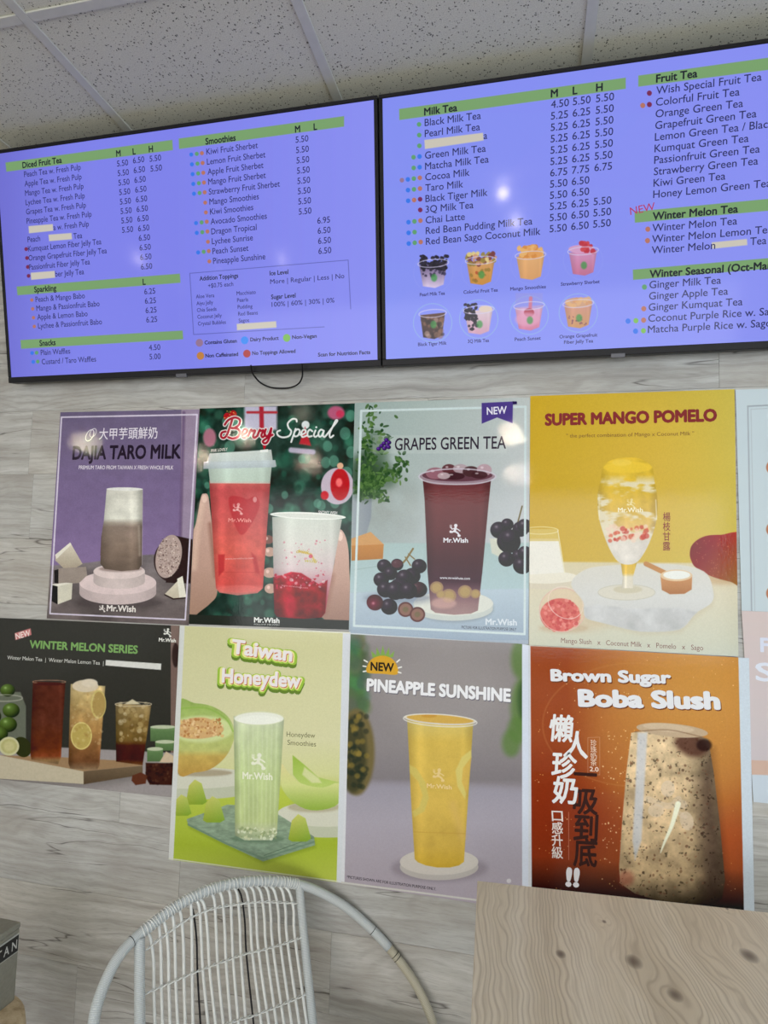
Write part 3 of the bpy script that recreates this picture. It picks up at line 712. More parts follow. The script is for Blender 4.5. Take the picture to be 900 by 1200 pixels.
def txt_grapes(S):
    S.text('GRAPES GREEN TEA', (236, 276), (768, 268), 56, (46, 36, 52), 0.012)
    S.text('NEW', (678, 106), (772, 100), 34, (222, 218, 232), 0.02)
    S.text('Mr.Wish', (470, 718), (586, 719), 21, (216, 214, 222), 0.03); S.text('www.mrwishusa.com', (452, 893), (596, 897), 12, (214, 212, 222), 0.012)
    S.text('Mr.Wish', (672, 1112), (820, 1116), 28, (206, 214, 222), 0.03); S.text('PICTURE FOR ILLUSTRATION PURPOSE ONLY', (556, 1131), (818, 1142), 13, (52, 56, 70), 0.004)

def pic_mango():
    p = Pic(0, 0, 900, 1150, 0.72)
    p.full(lambda u, v, X, Y: np.stack([196 + 0 * u + 8 * np.exp(-((u - 0.6) ** 2 + (v - 0.3) ** 2) / 0.1), 160 + 18 * u + 0 * v, 48 + 34 * u + 10 * v], -1))
    p.poly([(0, 735), (420, 738), (900, 742), (900, 1150), (0, 1150)], grad([(0, (206, 194, 160)), (0.3, (208, 200, 176)), (0.8, (196, 196, 178)), (1, (192, 196, 184))]), 8)
    p.ell(250, 960, 120, 60, (200, 168, 130), 60, 0.35)
    # mango
    p.ell(820, 800, 120, 30, (186, 150, 110), 30, 0.6)
    p.poly([(682, 705), (688, 672), (712, 646), (752, 628), (810, 624), (900, 628), (900, 824), (850, 818), (770, 795), (706, 758), (688, 730)], lambda u, v, X, Y: np.stack([118 + 62 * u * (1 - v) + 40 * np.clip(v - 0.3, 0, 1), 40 + 66 * np.clip(u + v * 0.6 - 0.5, 0, 1), 40 + 16 * u], -1), 3, 1, 6)
    p.speck((700, 640, 880, 800), 60, 1.5, 2.5, (206, 130, 90), 0.5, None, 4)
    # milk glass, left
    p.ell(80, 815, 130, 34, (206, 196, 176), 4); p.ell(80, 800, 140, 26, (222, 216, 200), 5)
    p.poly([(0, 640), (138, 640), (162, 780), (0, 790)], (226, 222, 212), 3); p.poly([(0, 600), (136, 600), (140, 650), (0, 650)], (206, 182, 104), 3, 0.8); p.ell(66, 606, 72, 15, (226, 214, 160), 2, 0.9, 0, ring=1.5); p.line([(136, 606), (164, 780)], 3, (226, 220, 190), 2)
    # bowl of pomelo
    p.ell(160, 1010, 100, 20, (186, 160, 130), 24, 0.6)
    p.ell(155, 935, 94, 90, (212, 190, 160), 3, 0.75); p.ell(145, 955, 82, 68, (202, 92, 84), 5, 0.95); p.speck((72, 890, 235, 1018), 140, 4, 10, [(214, 104, 96), (190, 66, 66), (224, 140, 130)], 0.7, lambda x, y: ((x - 148) / 84) ** 2 + ((y - 955) / 66) ** 2 < 1, 6, 3)
    p.ell(155, 935, 94, 90, (214, 170, 160), 2, 0.9, 0, ring=1.6); p.ell(168, 905, 76, 62, (226, 206, 196), 2, 0.8, 0.6, ring=1.5)
    # marble slab
    slab = [(190, 830), (235, 775), (330, 752), (600, 745), (740, 775), (778, 850), (772, 905), (705, 950), (640, 1015), (480, 1024), (330, 990), (250, 965), (240, 900)]
    p.poly([(x + 6, y + 14) for x, y in slab], (190, 178, 150), 24, 0.5); p.poly(slab, grad([(0, (206, 202, 192)), (0.5, (204, 203, 200)), (1, (190, 190, 188))]), 4, 1, 5)
    p.poly([(244, 925), (300, 912), (430, 930), (640, 925), (712, 945), (640, 1016), (480, 1024), (330, 990), (252, 966)], tex((190, 190, 190), 50, 0.14, 5), 10, 0.9)
    # goblet
    p.ell(420, 862, 118, 32, (208, 202, 186), 3, 0.8); p.ell(420, 862, 118, 32, (188, 184, 168), 2, 0.8, 0, ring=1.6); p.ell(425, 850, 60, 16, (190, 180, 150), 8, 0.6)
    p.poly([(396, 740), (462, 740), (446, 800), (448, 845), (400, 845), (404, 800)], cyl([(0, (214, 176, 70)), (0.4, (216, 180, 80)), (0.55, (214, 206, 186)), (1, (214, 206, 190))], 0.5, 0.2), 3)
    cup = [(322, 345), (350, 318), (400, 306), (470, 308), (524, 342), (534, 400), (546, 470), (546, 545), (528, 620), (495, 695), (455, 742), (395, 742), (355, 695), (322, 615), (303, 540), (300, 460), (312, 400)]
    p.poly(cup, swirl(tex(cyl([(0, (216, 180, 62)), (0.3, (214, 178, 66)), (0.5, (210, 174, 78)), (0.66, (212, 180, 116)), (0.78, (212, 204, 194)), (1, (214, 208, 200))], 0.2, 0.2, 0.2), 30, 0.10, 7), (222, 214, 194), 34, 12, 0.16, 0.8, 0.50), 3, 1, 4)
    inside = lambda x, y: 305 + abs(y - 480) * 0.12 < x < 542 - abs(y - 480) * 0.15
    p.speck((335, 585, 520, 655), 46, 5, 13, [(196, 78, 54), (206, 90, 66), (228, 200, 180), (186, 60, 50)], 0.7, inside, 6, 6)
    p.ell(424, 345, 100, 24, (228, 192, 66), 10, 0.8); p.ell(400, 325, 40, 14, (232, 200, 90), 10, 0.6)
    p.line([(540, 480), (544, 560)], 4, (240, 236, 220), 3, 0.6); p.line([(306, 460), (306, 560)], 4, (240, 230, 190), 3, 0.5); p.figure(438, 495, 0.7, (232, 222, 180), 0.6)
    # wooden measuring cup
    p.line([(500, 744), (580, 782)], 20, (186, 132, 80), 3); p.poly([(560, 790), (692, 790), (690, 850), (660, 868), (600, 870), (566, 852)], grad([(0, (196, 142, 94)), (1, (166, 110, 66))]), 3); p.ell(626, 792, 66, 24, (214, 186, 150), 2.5); p.ell(628, 790, 56, 18, (226, 226, 220), 4)
    p.noise(4, 0.03, 3)
    return p
def txt_mango(S):
    S.text('SUPER MANGO POMELO', (86, 170), (792, 152), 44, (128, 44, 46), 0.055)
    S.text('" the perfect combination of Mango x Coconut Milk "', (172, 222), (700, 212), 15, (120, 84, 50), 0.0)
    S.text('Mango Slush   x   Coconut Milk   x   Pomelo   x   Sago', (150, 1070), (738, 1102), 20, (128, 90, 84), 0.0)
    S.text('Mr.Wish', (386, 530), (488, 530), 18, (236, 228, 196), 0.02)
    for i, ch in enumerate('楊枝甘露'): S.text(ch, (572, 564 + i * 40.5), (602, 564 + i * 40.5), 27, (128, 50, 46), 0.01)

def pic_winter():
    p = Pic(-1750, -20, 900, 925, 0.42, (56, 56, 53))
    p.full(grad([(0, (58, 58, 55)), (1, (50, 50, 46))]))
    p.quad(838, 0, 880, 925, grad([(0, (128, 110, 104)), (0.3, (116, 96, 90)), (1, (120, 100, 92))]), 3); p.ell(862, 200, 18, 60, (40, 30, 30), 10, 0.8)
    p.poly([(-1750, 560), (0, 640), (300, 652), (860, 680), (860, 925), (-1750, 925)], (150, 144, 144), 6)
    p.ell(300, 790, 380, 60, (96, 90, 88), 60, 0.5)
    p.poly([(-1750, 560), (0, 690), (420, 770), (410, 832), (0, 806), (-1750, 760)], (186, 176, 154), 3); p.poly([(0, 690), (300, 700), (640, 720), (700, 742), (410, 770)], (150, 122, 92), 4); p.poly([(410, 770), (700, 742), (700, 786), (410, 834)], grad([(0, (112, 96, 76)), (1, (84, 70, 56))]), 3)
    # jar of limes
    p.poly([(-90, 380), (100, 380), (128, 450), (128, 640), (-90, 640)], (112, 118, 104), 5, 0.8)
    for cx, cy, q in ((38, 372, 36), (55, 470, 42), (40, 540, 44), (0, 585, 40), (-40, 500, 46)): p.ell(cx, cy, q, q * 0.85, ball((92, 118, 56), -0.3, -0.4, 0.3), 4)
    p.ell(20, 410, 90, 16, (190, 190, 176), 4, 0.5, 0, ring=3)
    p.ell(110, 650, 42, 52, (50, 54, 26), 4, 1, -0.5); p.ell(45, 646, 50, 46, (192, 190, 150), 3); p.ell(45, 646, 40, 36, (176, 172, 118), 5); p.ell(45, 646, 26, 24, (196, 190, 142), 12, 0.7)
    def glass(pts, st, e=0.25): p.poly(pts, tex(cyl(st, 0.5, e, 0.88), 14, 0.2, 4), 3)
    glass([(162, 328), (322, 335), (300, 700), (286, 735), (155, 712), (150, 690)], [(0, (84, 44, 36)), (0.5, (88, 48, 38)), (0.8, (96, 48, 30)), (0.9, (128, 66, 42)), (0.95, (140, 110, 74)), (1, (120, 100, 76))])
    p.ell(242, 330, 80, 8, (150, 116, 96), 2, 0.9, 0, ring=2); p.ell(242, 340, 74, 8, (72, 34, 30), 4)
    glass([(348, 340), (518, 350), (488, 740), (478, 762), (345, 756), (336, 730)], [(0, (196, 176, 130)), (0.2, (190, 164, 110)), (0.5, (168, 130, 80)), (0.75, (132, 92, 58)), (0.9, (108, 72, 48)), (1, (130, 108, 84))])
    p.ell(420, 350, 64, 30, (206, 192, 168), 6); p.ell(440, 335, 40, 20, (212, 200, 180), 8)
    p.ell(400, 595, 52, 68, (206, 190, 120), 2.5, 1); p.ell(400, 595, 46, 61, (178, 158, 90), 3); p.ell(484, 440, 38, 70, (196, 180, 112), 2.5, 0.9); p.ell(486, 440, 31, 62, (164, 138, 84), 3, 0.9)
    p.speck((350, 380, 505, 640), 60, 3, 9, [(214, 196, 150), (150, 112, 66)], 0.3, None, 8, 5)
    glass([(568, 436), (742, 446), (700, 740), (570, 722)], [(0, (150, 130, 92)), (0.3, (128, 106, 64)), (0.6, (112, 88, 48)), (0.68, (70, 36, 26)), (0.9, (66, 32, 26)), (1, (110, 70, 44))])
    p.ell(655, 440, 88, 10, (190, 176, 150), 2, 0.9, 0, ring=2); p.speck((590, 430, 725, 620), 50, 4, 14, [(190, 170, 120), (96, 72, 40), (206, 192, 156)], 0.4, None, 9, 5); p.poly([(610, 440), (650, 415), (690, 440)], (200, 190, 160), 4)
    # melon blocks and brown sugar
    for x0, y0, x1, y1 in ((738, 552, 860, 622), (762, 625, 860, 668), (722, 660, 800, 722)):
        p.quad(x0, y0, x1, y1, grad([(0, (120, 146, 104)), (0.3, (94, 122, 80)), (1, (82, 108, 70))]), 3); p.ell((x0 + x1) / 2, y0, (x1 - x0) / 2, 9, (182, 190, 162), 3)
    p.poly([(815, 672), (860, 700), (860, 728), (782, 726)], (196, 176, 150), 3)
    p.poly([(715, 728), (850, 730), (850, 838), (735, 835), (715, 800)], (62, 38, 32), 5); p.poly([(650, 790), (690, 775), (722, 790), (715, 830), (665, 838), (645, 815)], (92, 54, 42), 4); p.speck((720, 735, 850, 830), 40, 4, 10, [(94, 60, 50), (40, 24, 20)], 0.5, None, 5, 5)
    p.poly([(72, 92), (150, 68), (155, 100), (76, 126)], (196, 120, 120), 2.5)
    p.poly([(520, 222), (792, 241), (790, 272), (518, 249)], (212, 212, 208), 2)
    p.figure(822, 90, 0.75, (226, 226, 220))
    p.noise(8, 0.04, 3)
    return p
def txt_winter(S):
    S.text('NEW', (80, 122), (150, 103), 28, (232, 214, 210), 0.02)
    S.text('WINTER MELON SERIES', (146, 164), (674, 192), 36, (118, 160, 92), 0.035)
    S.text('Winter Melon Tea  |  Winter Melon Lemon Tea  |', (36, 220), (508, 248), 18, (206, 206, 200), 0.0)
    S.text('Mr.Wish', (780, 132), (862, 137), 17, (226, 226, 220), 0.03)

def pic_honeydew():
    p = Pic(0, 0, 866, 1200, 0.72)
    p.full(grad([(0, (200, 198, 154)), (0.45, (208, 206, 166)), (0.58, (204, 206, 150)), (0.7, (176, 186, 84)), (1, (178, 190, 78))]))
    p.poly([(60, 800), (330, 790), (560, 760), (866, 850), (866, 1200), (0, 1200)], grad([(0, (182, 196, 84)), (0.6, (160, 178, 62)), (1, (178, 190, 86))]), 30)
    def plate(cx, cy, rx, ry, h):
        p.poly([(cx - rx, cy), (cx + rx, cy), (cx + rx, cy + h), (cx - rx, cy + h)], (186, 190, 168), 3); p.ell(cx, cy + h, rx, ry, (186, 190, 168), 3); p.ell(cx, cy, rx, ry, (204, 204, 188), 3)
    plate(130, 715, 300, 50, 50); plate(760, 880, 230, 60, 50)
    # half melon
    p.ell(190, 692, 130, 16, (150, 136, 110), 14, 0.7)
    p.poly([(70, 372), (150, 370), (230, 385), (300, 430), (332, 500), (318, 570), (280, 630), (220, 675), (150, 690), (70, 684)], tex(grad([(0, (146, 172, 92)), (0.35, (172, 190, 116)), (0.66, (184, 188, 116)), (0.74, (192, 166, 92)), (1, (180, 144, 76))]), 20, 0.08, 4), 3, 1, 5)
    p.ell(180, 490, 145, 62, (206, 214, 160), 20, 0.8); p.poly([(82, 470), (130, 440), (210, 440), (282, 485), (250, 520), (160, 535), (82, 522)], (206, 168, 118), 5, 1, 4); p.speck((85, 445, 278, 525), 110, 3, 8, [(226, 196, 150), (176, 120, 72), (190, 140, 96), (216, 180, 120)], 0.8, None, 5, 2.5)
    p.line([(80, 395), (200, 392), (290, 440), (325, 500)], 8, (140, 176, 80), 5, 0.7, 4)
    # wedge right
    p.ell(700, 850, 120, 24, (160, 150, 120), 16, 0.6)
    p.poly([(600, 610), (650, 650), (720, 712), (815, 735), (815, 780), (740, 800), (660, 770), (602, 700)], grad([(0, (150, 180, 76)), (1, (190, 206, 124))]), 3)
    p.poly([(548, 650), (580, 690), (640, 740), (740, 760), (815, 738), (815, 830), (740, 862), (660, 858), (590, 815), (548, 750)], grad([(0, (214, 206, 150)), (0.45, (204, 210, 140)), (1, (140, 170, 70))]), 3, 1, 3); p.poly([(655, 665), (720, 715), (735, 738), (690, 738), (645, 700)], (214, 214, 168), 8, 0.8)
    # napkin
    nap = [(112, 905), (300, 838), (480, 850), (700, 985), (705, 1025), (465, 1100), (290, 1020), (120, 935)]
    p.poly([(x + 4, y + 12) for x, y in nap], (120, 140, 50), 18, 0.5); p.poly(nap, tex(grad([(0, (142, 160, 136)), (1, (124, 146, 126))]), 5, 0.16, 4, 3), 3); p.line([(120, 930), (290, 1015), (465, 1085), (700, 1010)], 8, (108, 132, 112), 4, 0.8); p.line([(470, 1072), (690, 992)], 3, (84, 104, 84), 3, 0.8)
    # chunks
    for cx, cy, s in ((155, 780, 1), (92, 840, 0.85), (235, 860, 1.05), (632, 945, 1.1)):
        p.poly([(cx - 46 * s, cy + 48 * s), (cx - 32 * s, cy - 30 * s), (cx - 5 * s, cy - 58 * s), (cx + 26 * s, cy - 40 * s), (cx + 50 * s, cy + 46 * s), (cx + 30 * s, cy + 58 * s), (cx - 30 * s, cy + 58 * s)], lambda u, v, X, Y: np.stack([186 - 60 * v + 14 * (1 - u), 196 - 36 * v, 108 - 50 * v], -1), 3)
    # glass of honeydew
    p.ell(440, 995, 120, 20, (96, 120, 96), 16, 0.6)
    p.poly([(328, 430), (560, 440), (528, 980), (500, 1002), (380, 1002), (335, 980)], tex(cyl([(0, (204, 210, 188)), (0.1, (196, 208, 168)), (0.5, (186, 202, 144)), (0.85, (180, 194, 136)), (0.92, (184, 192, 156)), (0.97, (156, 170, 134)), (1, (184, 192, 166))], 0.4, 0.2, 0.15), 40, 0.07, 4, 0.5), 3)
    for x in range(350, 545, 22): p.line([(x, 470), (x - (x - 440) * 0.12, 930)], 5, (224, 230, 200), 8, 0.28)
    p.ell(445, 442, 112, 30, (226, 228, 216), 3); p.ell(445, 448, 96, 22, (232, 234, 224), 8); p.ell(445, 440, 114, 31, (206, 212, 180), 2, 0.8, 0, ring=1.8)
    p.speck((345, 945, 525, 998), 60, 3, 8, [(226, 230, 206), (140, 156, 110), (206, 210, 170)], 0.7, None, 8, 2.5)
    p.figure(442, 640, 1.3, (226, 228, 208))
    # white margins of the sheet
    p.poly([(0, 0), (105, 0), (82, 480), (46, 1200), (0, 1200)], (206, 208, 206), 2); p.poly([(834, 0), (866, 0), (866, 1200), (804, 1200)], (206, 210, 216), 2); p.line([(60, 8), (866, 44)], 10, (214, 214, 200), 2); p.line([(30, 1086), (810, 1192)], 5, (206, 208, 190), 2)
    p.noise(4, 0.03, 3)
    return p
def txt_honeydew(S):
    for tx, a, b, c in (('Taiwan', (322, 138), (596, 176), 62), ('Honeydew', (278, 272), (636, 298), 62)):
        S.text(tx, (a[0] - 12, a[1] + 18), (b[0] + 8, b[1] + 20), c, (96, 124, 44), 0.15, lift=0.00004)
        S.text(tx, (a[0] - 12, a[1] + 5), (b[0] + 10, b[1] + 5), c, (150, 186, 64), 0.145, lift=0.0001)
        S.text(tx, (a[0] - 6, a[1] + 3), (b[0] + 4, b[1] + 3), c, (226, 222, 148), 0.09, lift=0.00016)
        S.text(tx, (a[0] + 3, a[1] + 4), (b[0] + 3, b[1] + 4), c, (186, 96, 70), 0.035, lift=0.00022)
        S.text(tx, a, b, c, (226, 220, 222), 0.035, lift=0.00028)
    S.text('Honeydew', (574, 524), (706, 530), 23, (112, 112, 80), 0.0); S.text('Smoothies', (578, 562), (710, 570), 23, (112, 112, 80), 0.0)
    S.text('Mr.Wish', (372, 718), (508, 724), 30, (226, 228, 208), 0.03)

def pic_pineapple():
    p = Pic(0, 0, 832, 1250, 0.72)
    p.full(grad([(0, (140, 134, 134)), (0.4, (138, 132, 134)), (0.52, (128, 122, 126)), (0.58, (160, 154, 164)), (1, (174, 166, 176))]))
    p.ell(470, 260, 260, 200, (156, 150, 150), 200, 0.5)
    p.poly([(0, 660), (500, 670), (832, 700), (832, 1250), (0, 1250)], grad([(0, (150, 146, 158)), (0.3, (166, 160, 172)), (1, (166, 156, 166))]), 40)
    r = np.random.RandomState(5)
    for _ in range(130): q = 16 + 20 * r.rand(); p.ell(40 + abs(r.randn()) * 36, 20 + r.rand() * 330, q, q * 1.3, (60 + 50 * r.rand(), 84 + 50 * r.rand(), 62 + 30 * r.rand()), q, 0.5)
    p.ell(75, 530, 80, 190, (112, 100, 66), 24); p.ell(60, 540, 60, 170, (66, 66, 48), 30, 0.9)
    for _ in range(70): q = 12; p.ell(20 + r.rand() * 100, 360 + r.rand() * 330, q, q, (44, 52, 44) if r.rand() > 0.4 else (140, 120, 60), 12, 0.6)
    for cx, cy, a, b in ((800, 120, 46, 90), (812, 330, 60, 130), (755, 490, 40, 60), (790, 430, 50, 60)): p.ell(cx, cy, a, b, (92, 122, 66), 36, 0.8)
    p.ell(812, 300, 30, 90, (50, 78, 44), 30, 0.7)
    p.ell(440, 1040, 210, 60, (120, 112, 120), 40, 0.5); p.ell(438, 1035, 172, 58, (178, 172, 168), 3); p.ell(438, 1012, 172, 58, (196, 190, 184), 3)
    p.poly([(298, 385), (590, 400), (579, 560), (562, 800), (547, 1012), (525, 1028), (485, 1037), (430, 1037), (380, 1028), (345, 1014), (331, 1000), (320, 800), (308, 560)], tex(cyl([(0, (208, 188, 112)), (0.15, (208, 178, 88)), (0.6, (208, 176, 88)), (0.85, (200, 168, 80)), (1, (196, 162, 62))], 0.3, 0.16, 0.2), 40, 0.06, 3), 3)
    p.poly([(310, 585), (340, 600), (380, 660), (395, 730), (375, 790), (330, 815), (322, 790), (352, 770), (368, 720), (350, 660), (312, 620)], (198, 184, 104), 6, 0.75); p.poly([(580, 520), (540, 550), (512, 610), (520, 680), (552, 735), (558, 712), (540, 660), (545, 600), (582, 550)], (208, 196, 118), 6, 0.8)
    p.poly([(545, 600), (582, 552), (562, 710), (540, 660)], (206, 172, 90), 6, 0.8); p.line([(500, 760), (540, 900)], 30, (214, 178, 110), 30, 0.4); p.line([(327, 880), (552, 888)], 3, (186, 148, 70), 4, 0.7)
    p.ell(444, 385, 160, 24, (206, 200, 190), 2.5, 1, 0.06); p.ell(444, 383, 148, 19, (202, 164, 84), 4, 1, 0.06); p.ell(395, 370, 34, 8, (190, 140, 60), 6, 0.7); p.ell(444, 390, 162, 26, (216, 214, 208), 2, 0.8, 0.06, ring=2.4)
    p.figure(438, 630, 1.0, (222, 196, 140), 0.9)
    # badge: half pineapple
    for dx, h in ((-34, 30), (-18, 46), (0, 54), (18, 46), (34, 30)): p.poly([(190 + dx - 12, 115), (190 + dx * 1.5, 115 - h), (190 + dx + 12, 112)], (128, 164, 84), 2)
    p.poly([(120, 180), (124, 145), (146, 118), (188, 106), (228, 118), (252, 148), (254, 188), (188, 186)], (206, 158, 56), 2.5, 1, 4)
    for a, b in (((103, 152), (116, 154)), ((108, 126), (122, 134)), ((104, 176), (116, 174)), ((258, 160), (272, 156)), ((252, 134), (264, 124)), ((258, 178), (270, 182))): p.line([a, b], 6, (226, 226, 222))
    p.ell(744, 1096, 10, 10, (210, 206, 210), 3, 0.8)
    p.poly([(0, 0), (48, 10), (34, 560), (18, 1250), (0, 1250)], (210, 212, 218), 2); p.poly([(802, 54), (832, 60), (832, 1250), (802, 1250)], (206, 212, 226), 2); p.line([(0, 4), (832, 52)], 10, (196, 204, 210), 2); p.line([(0, 1102), (600, 1180), (832, 1214)], 8, (196, 194, 190), 2)
    p.noise(4, 0.03, 3)
    return p
def txt_pineapple(S):
    S.text('PINEAPPLE SUNSHINE', (124, 264), (752, 312), 50, (110, 106, 116), 0.045, lift=0.00002); S.text('PINEAPPLE SUNSHINE', (121, 259), (749, 307), 50, (226, 226, 230), 0.045, lift=0.0001)
    S.text('NEW', (137, 170), (237, 176), 35, (34, 28, 24), 0.035)
    S.text('Mr.Wish', (384, 686), (492, 694), 18, (222, 196, 140), 0.025)
    S.text('*PICTURES SHOWN ARE FOR ILLUSTRATION PURPOSE ONLY.', (32, 1084), (424, 1138), 12, (60, 52, 64), 0.01)

def pic_boba():
    p = Pic(0, 0, 900, 1110, 0.72)
    def bg(u, v, X, Y):
        g = np.clip(1 - (((X - 720) / 560) ** 2 + ((Y - 150) / 640) ** 2), 0, 1)[..., None]
        d = np.clip((Y - 840 - 60 * u) / 150, 0, 1)[..., None]
        c = np.array([150, 74, 44]) * (1 - g) + np.array([196, 140, 72]) * g
        e = np.clip(1 - ((X - 60) / 300) ** 2 - ((Y - 700) / 330) ** 2, 0, 1)[..., None]; c = c * (1 - 0.6 * e) + np.array([124, 42, 32]) * 0.6 * e
        w = np.exp(-((X - 800) / 60) ** 2 - ((Y - 800) / 130) ** 2)[..., None] * 0.4; c = c * (1 - w) + np.array([196, 96, 48]) * w
        return c * (1 - d) + np.array([34, 26, 32]) * d
    p.full(bg)
    p.ell(430, 330, 360, 240, (196, 140, 84), 4, 0.22, 0, ring=3); p.ell(560, 400, 330, 300, (206, 150, 80), 200, 0.25)
    p.speck((40, 60, 830, 980), 240, 1, 2.4, [(226, 170, 90), (240, 200, 140)], 0.8, None, 3)
    p.speck((300, 350, 400, 950), 60, 1.5, 3, (236, 206, 150), 0.9, None, 6)
    cup = [(415, 362), (500, 345), (620, 348), (716, 388), (738, 520), (762, 720), (782, 940), (770, 1010), (720, 1045), (560, 1030), (430, 990), (372, 950), (368, 880), (380, 700), (395, 520)]
    def cf(u, v, X, Y):
        b = np.array([214, 188, 150]) - np.array([40, 46, 48]) * v[..., None] * 0.5
        b = b * (1 - 0.55 * np.clip((u - 0.62) / 0.38, 0, 1)[..., None] ** 1.0) * (1 - 0.8 * np.clip((v - 0.82) / 0.18, 0, 1)[..., None]); return b
    p.poly(cup, tex(tex(cf, 26, 0.22, 3, 1, (0.70, 0.42)), 60, 0.16, 8), 3.5)
    ins = lambda x, y: 400 - (y - 360) * 0.045 < x < 715 + (y - 390) * 0.1 and y > 360
    p.speck((375, 370, 780, 1000), 240, 1.2, 6, [(112, 78, 58), (70, 48, 40), (140, 98, 72), (96, 64, 50)], 0.6, ins, 9, 3)
    p.ell(650, 410, 66, 42, (82, 52, 44), 34, 0.85, 0.35); p.ell(700, 410, 30, 24, (44, 30, 30), 14, 0.8); p.ell(395, 930, 30, 30, (140, 60, 50), 30, 0.5)
    p.poly([(730, 430), (742, 560), (782, 940), (770, 1010), (700, 1040), (690, 800), (680, 560)], (52, 34, 34), 60, 0.45)
    p.ell(575, 352, 140, 26, (190, 166, 138), 4, 1, 0.09); p.ell(560, 342, 100, 16, (206, 184, 156), 8, 0.8, 0.09); p.line([(430, 358), (560, 350), (690, 378)], 4, (120, 90, 66), 4, 0.6, 4)
    p.poly([(440, 362), (478, 360), (462, 640), (455, 780), (430, 860), (420, 780), (430, 600)], (198, 200, 206), 9, 0.82)
    p.ell(558, 580, 27, 32, (216, 196, 172), 3, 0.62); p.ell(512, 665, 32, 26, (216, 196, 172), 3, 0.55); p.line([(480, 620), (560, 648), (600, 620)], 24, (216, 196, 172), 3, 0.5, 4); p.ell(615, 640, 22, 16, (216, 196, 172), 3, 0.5, 0.5); p.ell(632, 706, 26, 38, (216, 196, 172), 3, 0.62, -0.3); p.line([(590, 670), (625, 690)], 20, (216, 196, 172), 3, 0.5)
    p.line([(598, 640), (575, 720), (545, 790), (530, 830)], 22, (240, 240, 214), 5, 0.95, 4, (1.0, 0.15))
    # thin frames round the small writing
    p.line([(246, 381), (292, 379), (292, 526), (246, 522), (246, 381)], 1.6, (206, 160, 130), 1.5, 0.8); p.line([(171, 672), (171, 858)], 1.8, (206, 150, 120), 1.5, 0.8)
    p.poly([(0, 0), (22, 20), (28, 1110), (0, 1110)], (206, 208, 214), 2); p.poly([(834, 0), (900, 0), (900, 1110), (857, 1110), (834, 66)], (198, 208, 218), 2); p.line([(0, 20), (500, 45), (900, 68)], 5, (206, 200, 186), 2)
    p.noise(4, 0.04, 3)
    return p
def txt_boba(S):
    for dx, dy, c, lf in ((4, 5, (110, 60, 34), 0.0), (0, 0, (220, 220, 224), 0.0001)):
        S.text('Brown Sugar', (105 + dx, 158 + dy), (568 + dx, 168 + dy), 42, c, 0.05, lift=lf)
        S.text('Boba Slush', (215 + dx, 256 + dy), (758 + dx, 268 + dy), 60, c, 0.055, lift=lf)
    for ch, x, y, w in (('懶', 98, 384, 92), ('人', 152, 448, 92), ('珍', 106, 528, 98), ('奶', 108, 626, 100)):
        S.text(ch, (x, y), (x + w, y + 6), 76, (224, 222, 222), 0.024, 0.12, lift=0.0002)
    for ch, x, y, w, h in (('一', 194, 562, 88, 24), ('吸', 190, 668, 94, 76), ('到', 192, 776, 100, 80), ('底', 190, 872, 98, 80)):
        S.text(ch, (x, y), (x + w, y + 6), h if ch != '一' else 70, (52, 26, 22), 0.024, 0.12)
    for i, ch in enumerate('口感升級'): S.text(ch, (107, 704 + i * 48), (149, 706 + i * 48), 34, (224, 214, 208), 0.012)
    for i, ch in enumerate('珍珠奶茶'): S.text(ch, (257, 412 + i * 25.5), (281, 413 + i * 25.5), 19, (222, 196, 176), 0.006)
    S.text('2.0', (254, 512), (288, 514), 17, (226, 206, 190), 0.02)
    S.text('!!', (164, 958), (212, 962), 66, (226, 222, 226), 0.05, 0.1)

def pic_cups():
    p = Pic(-10, 0, 1200, 1300, 0.4, (190, 202, 208))
    p.line([(72, 115), (1180, 60)], 7, (150, 156, 164), 4); p.line([(72, 115), (92, 1188)], 7, (158, 164, 172), 4); p.line([(92, 1188), (1180, 1240)], 7, (158, 164, 172), 4)
    p.line([(88, 130), (1180, 76)], 3, (168, 174, 180), 3); p.line([(88, 130), (108, 1172)], 3, (168, 174, 180), 3)
    for i in range(4):
        for j, y in enumerate((430, 750, 1080)):
            cx = 240 + i * 250
            p.poly([(cx - 44, y - 190), (cx + 60, y - 190), (cx + 44, y - 80), (cx - 30, y - 80)], grad([(0, (86, 64, 58)), (1, (140, 110, 96))]), 4); p.ell(cx, y, 74, 52, (178, 122, 96), 4); p.ell(cx - 10, y - 14, 50, 26, (200, 144, 110), 14, 0.8)
    return p
def pic_pink():
    p = Pic(-20, 0, 1700, 950, 0.35, (200, 186, 188))
    p.full(grad([(0, (204, 188, 186)), (1, (194, 186, 190))])); p.poly([(0, 740), (1700, 800), (1700, 868), (0, 812)], (200, 170, 156), 3)
    p.poly([(0, 812), (1700, 868), (1700, 960), (0, 950)], (192, 202, 212), 3); p.poly([(-20, 0), (8, 0), (50, 950), (-20, 950)], (196, 206, 218), 3)
    return p
def txt_pink(S):
    S.text('F', (108, 208), (150, 210), 66, (206, 210, 226), 0.03); S.text('S', (86, 350), (170, 354), 86, (212, 216, 228), 0.02)

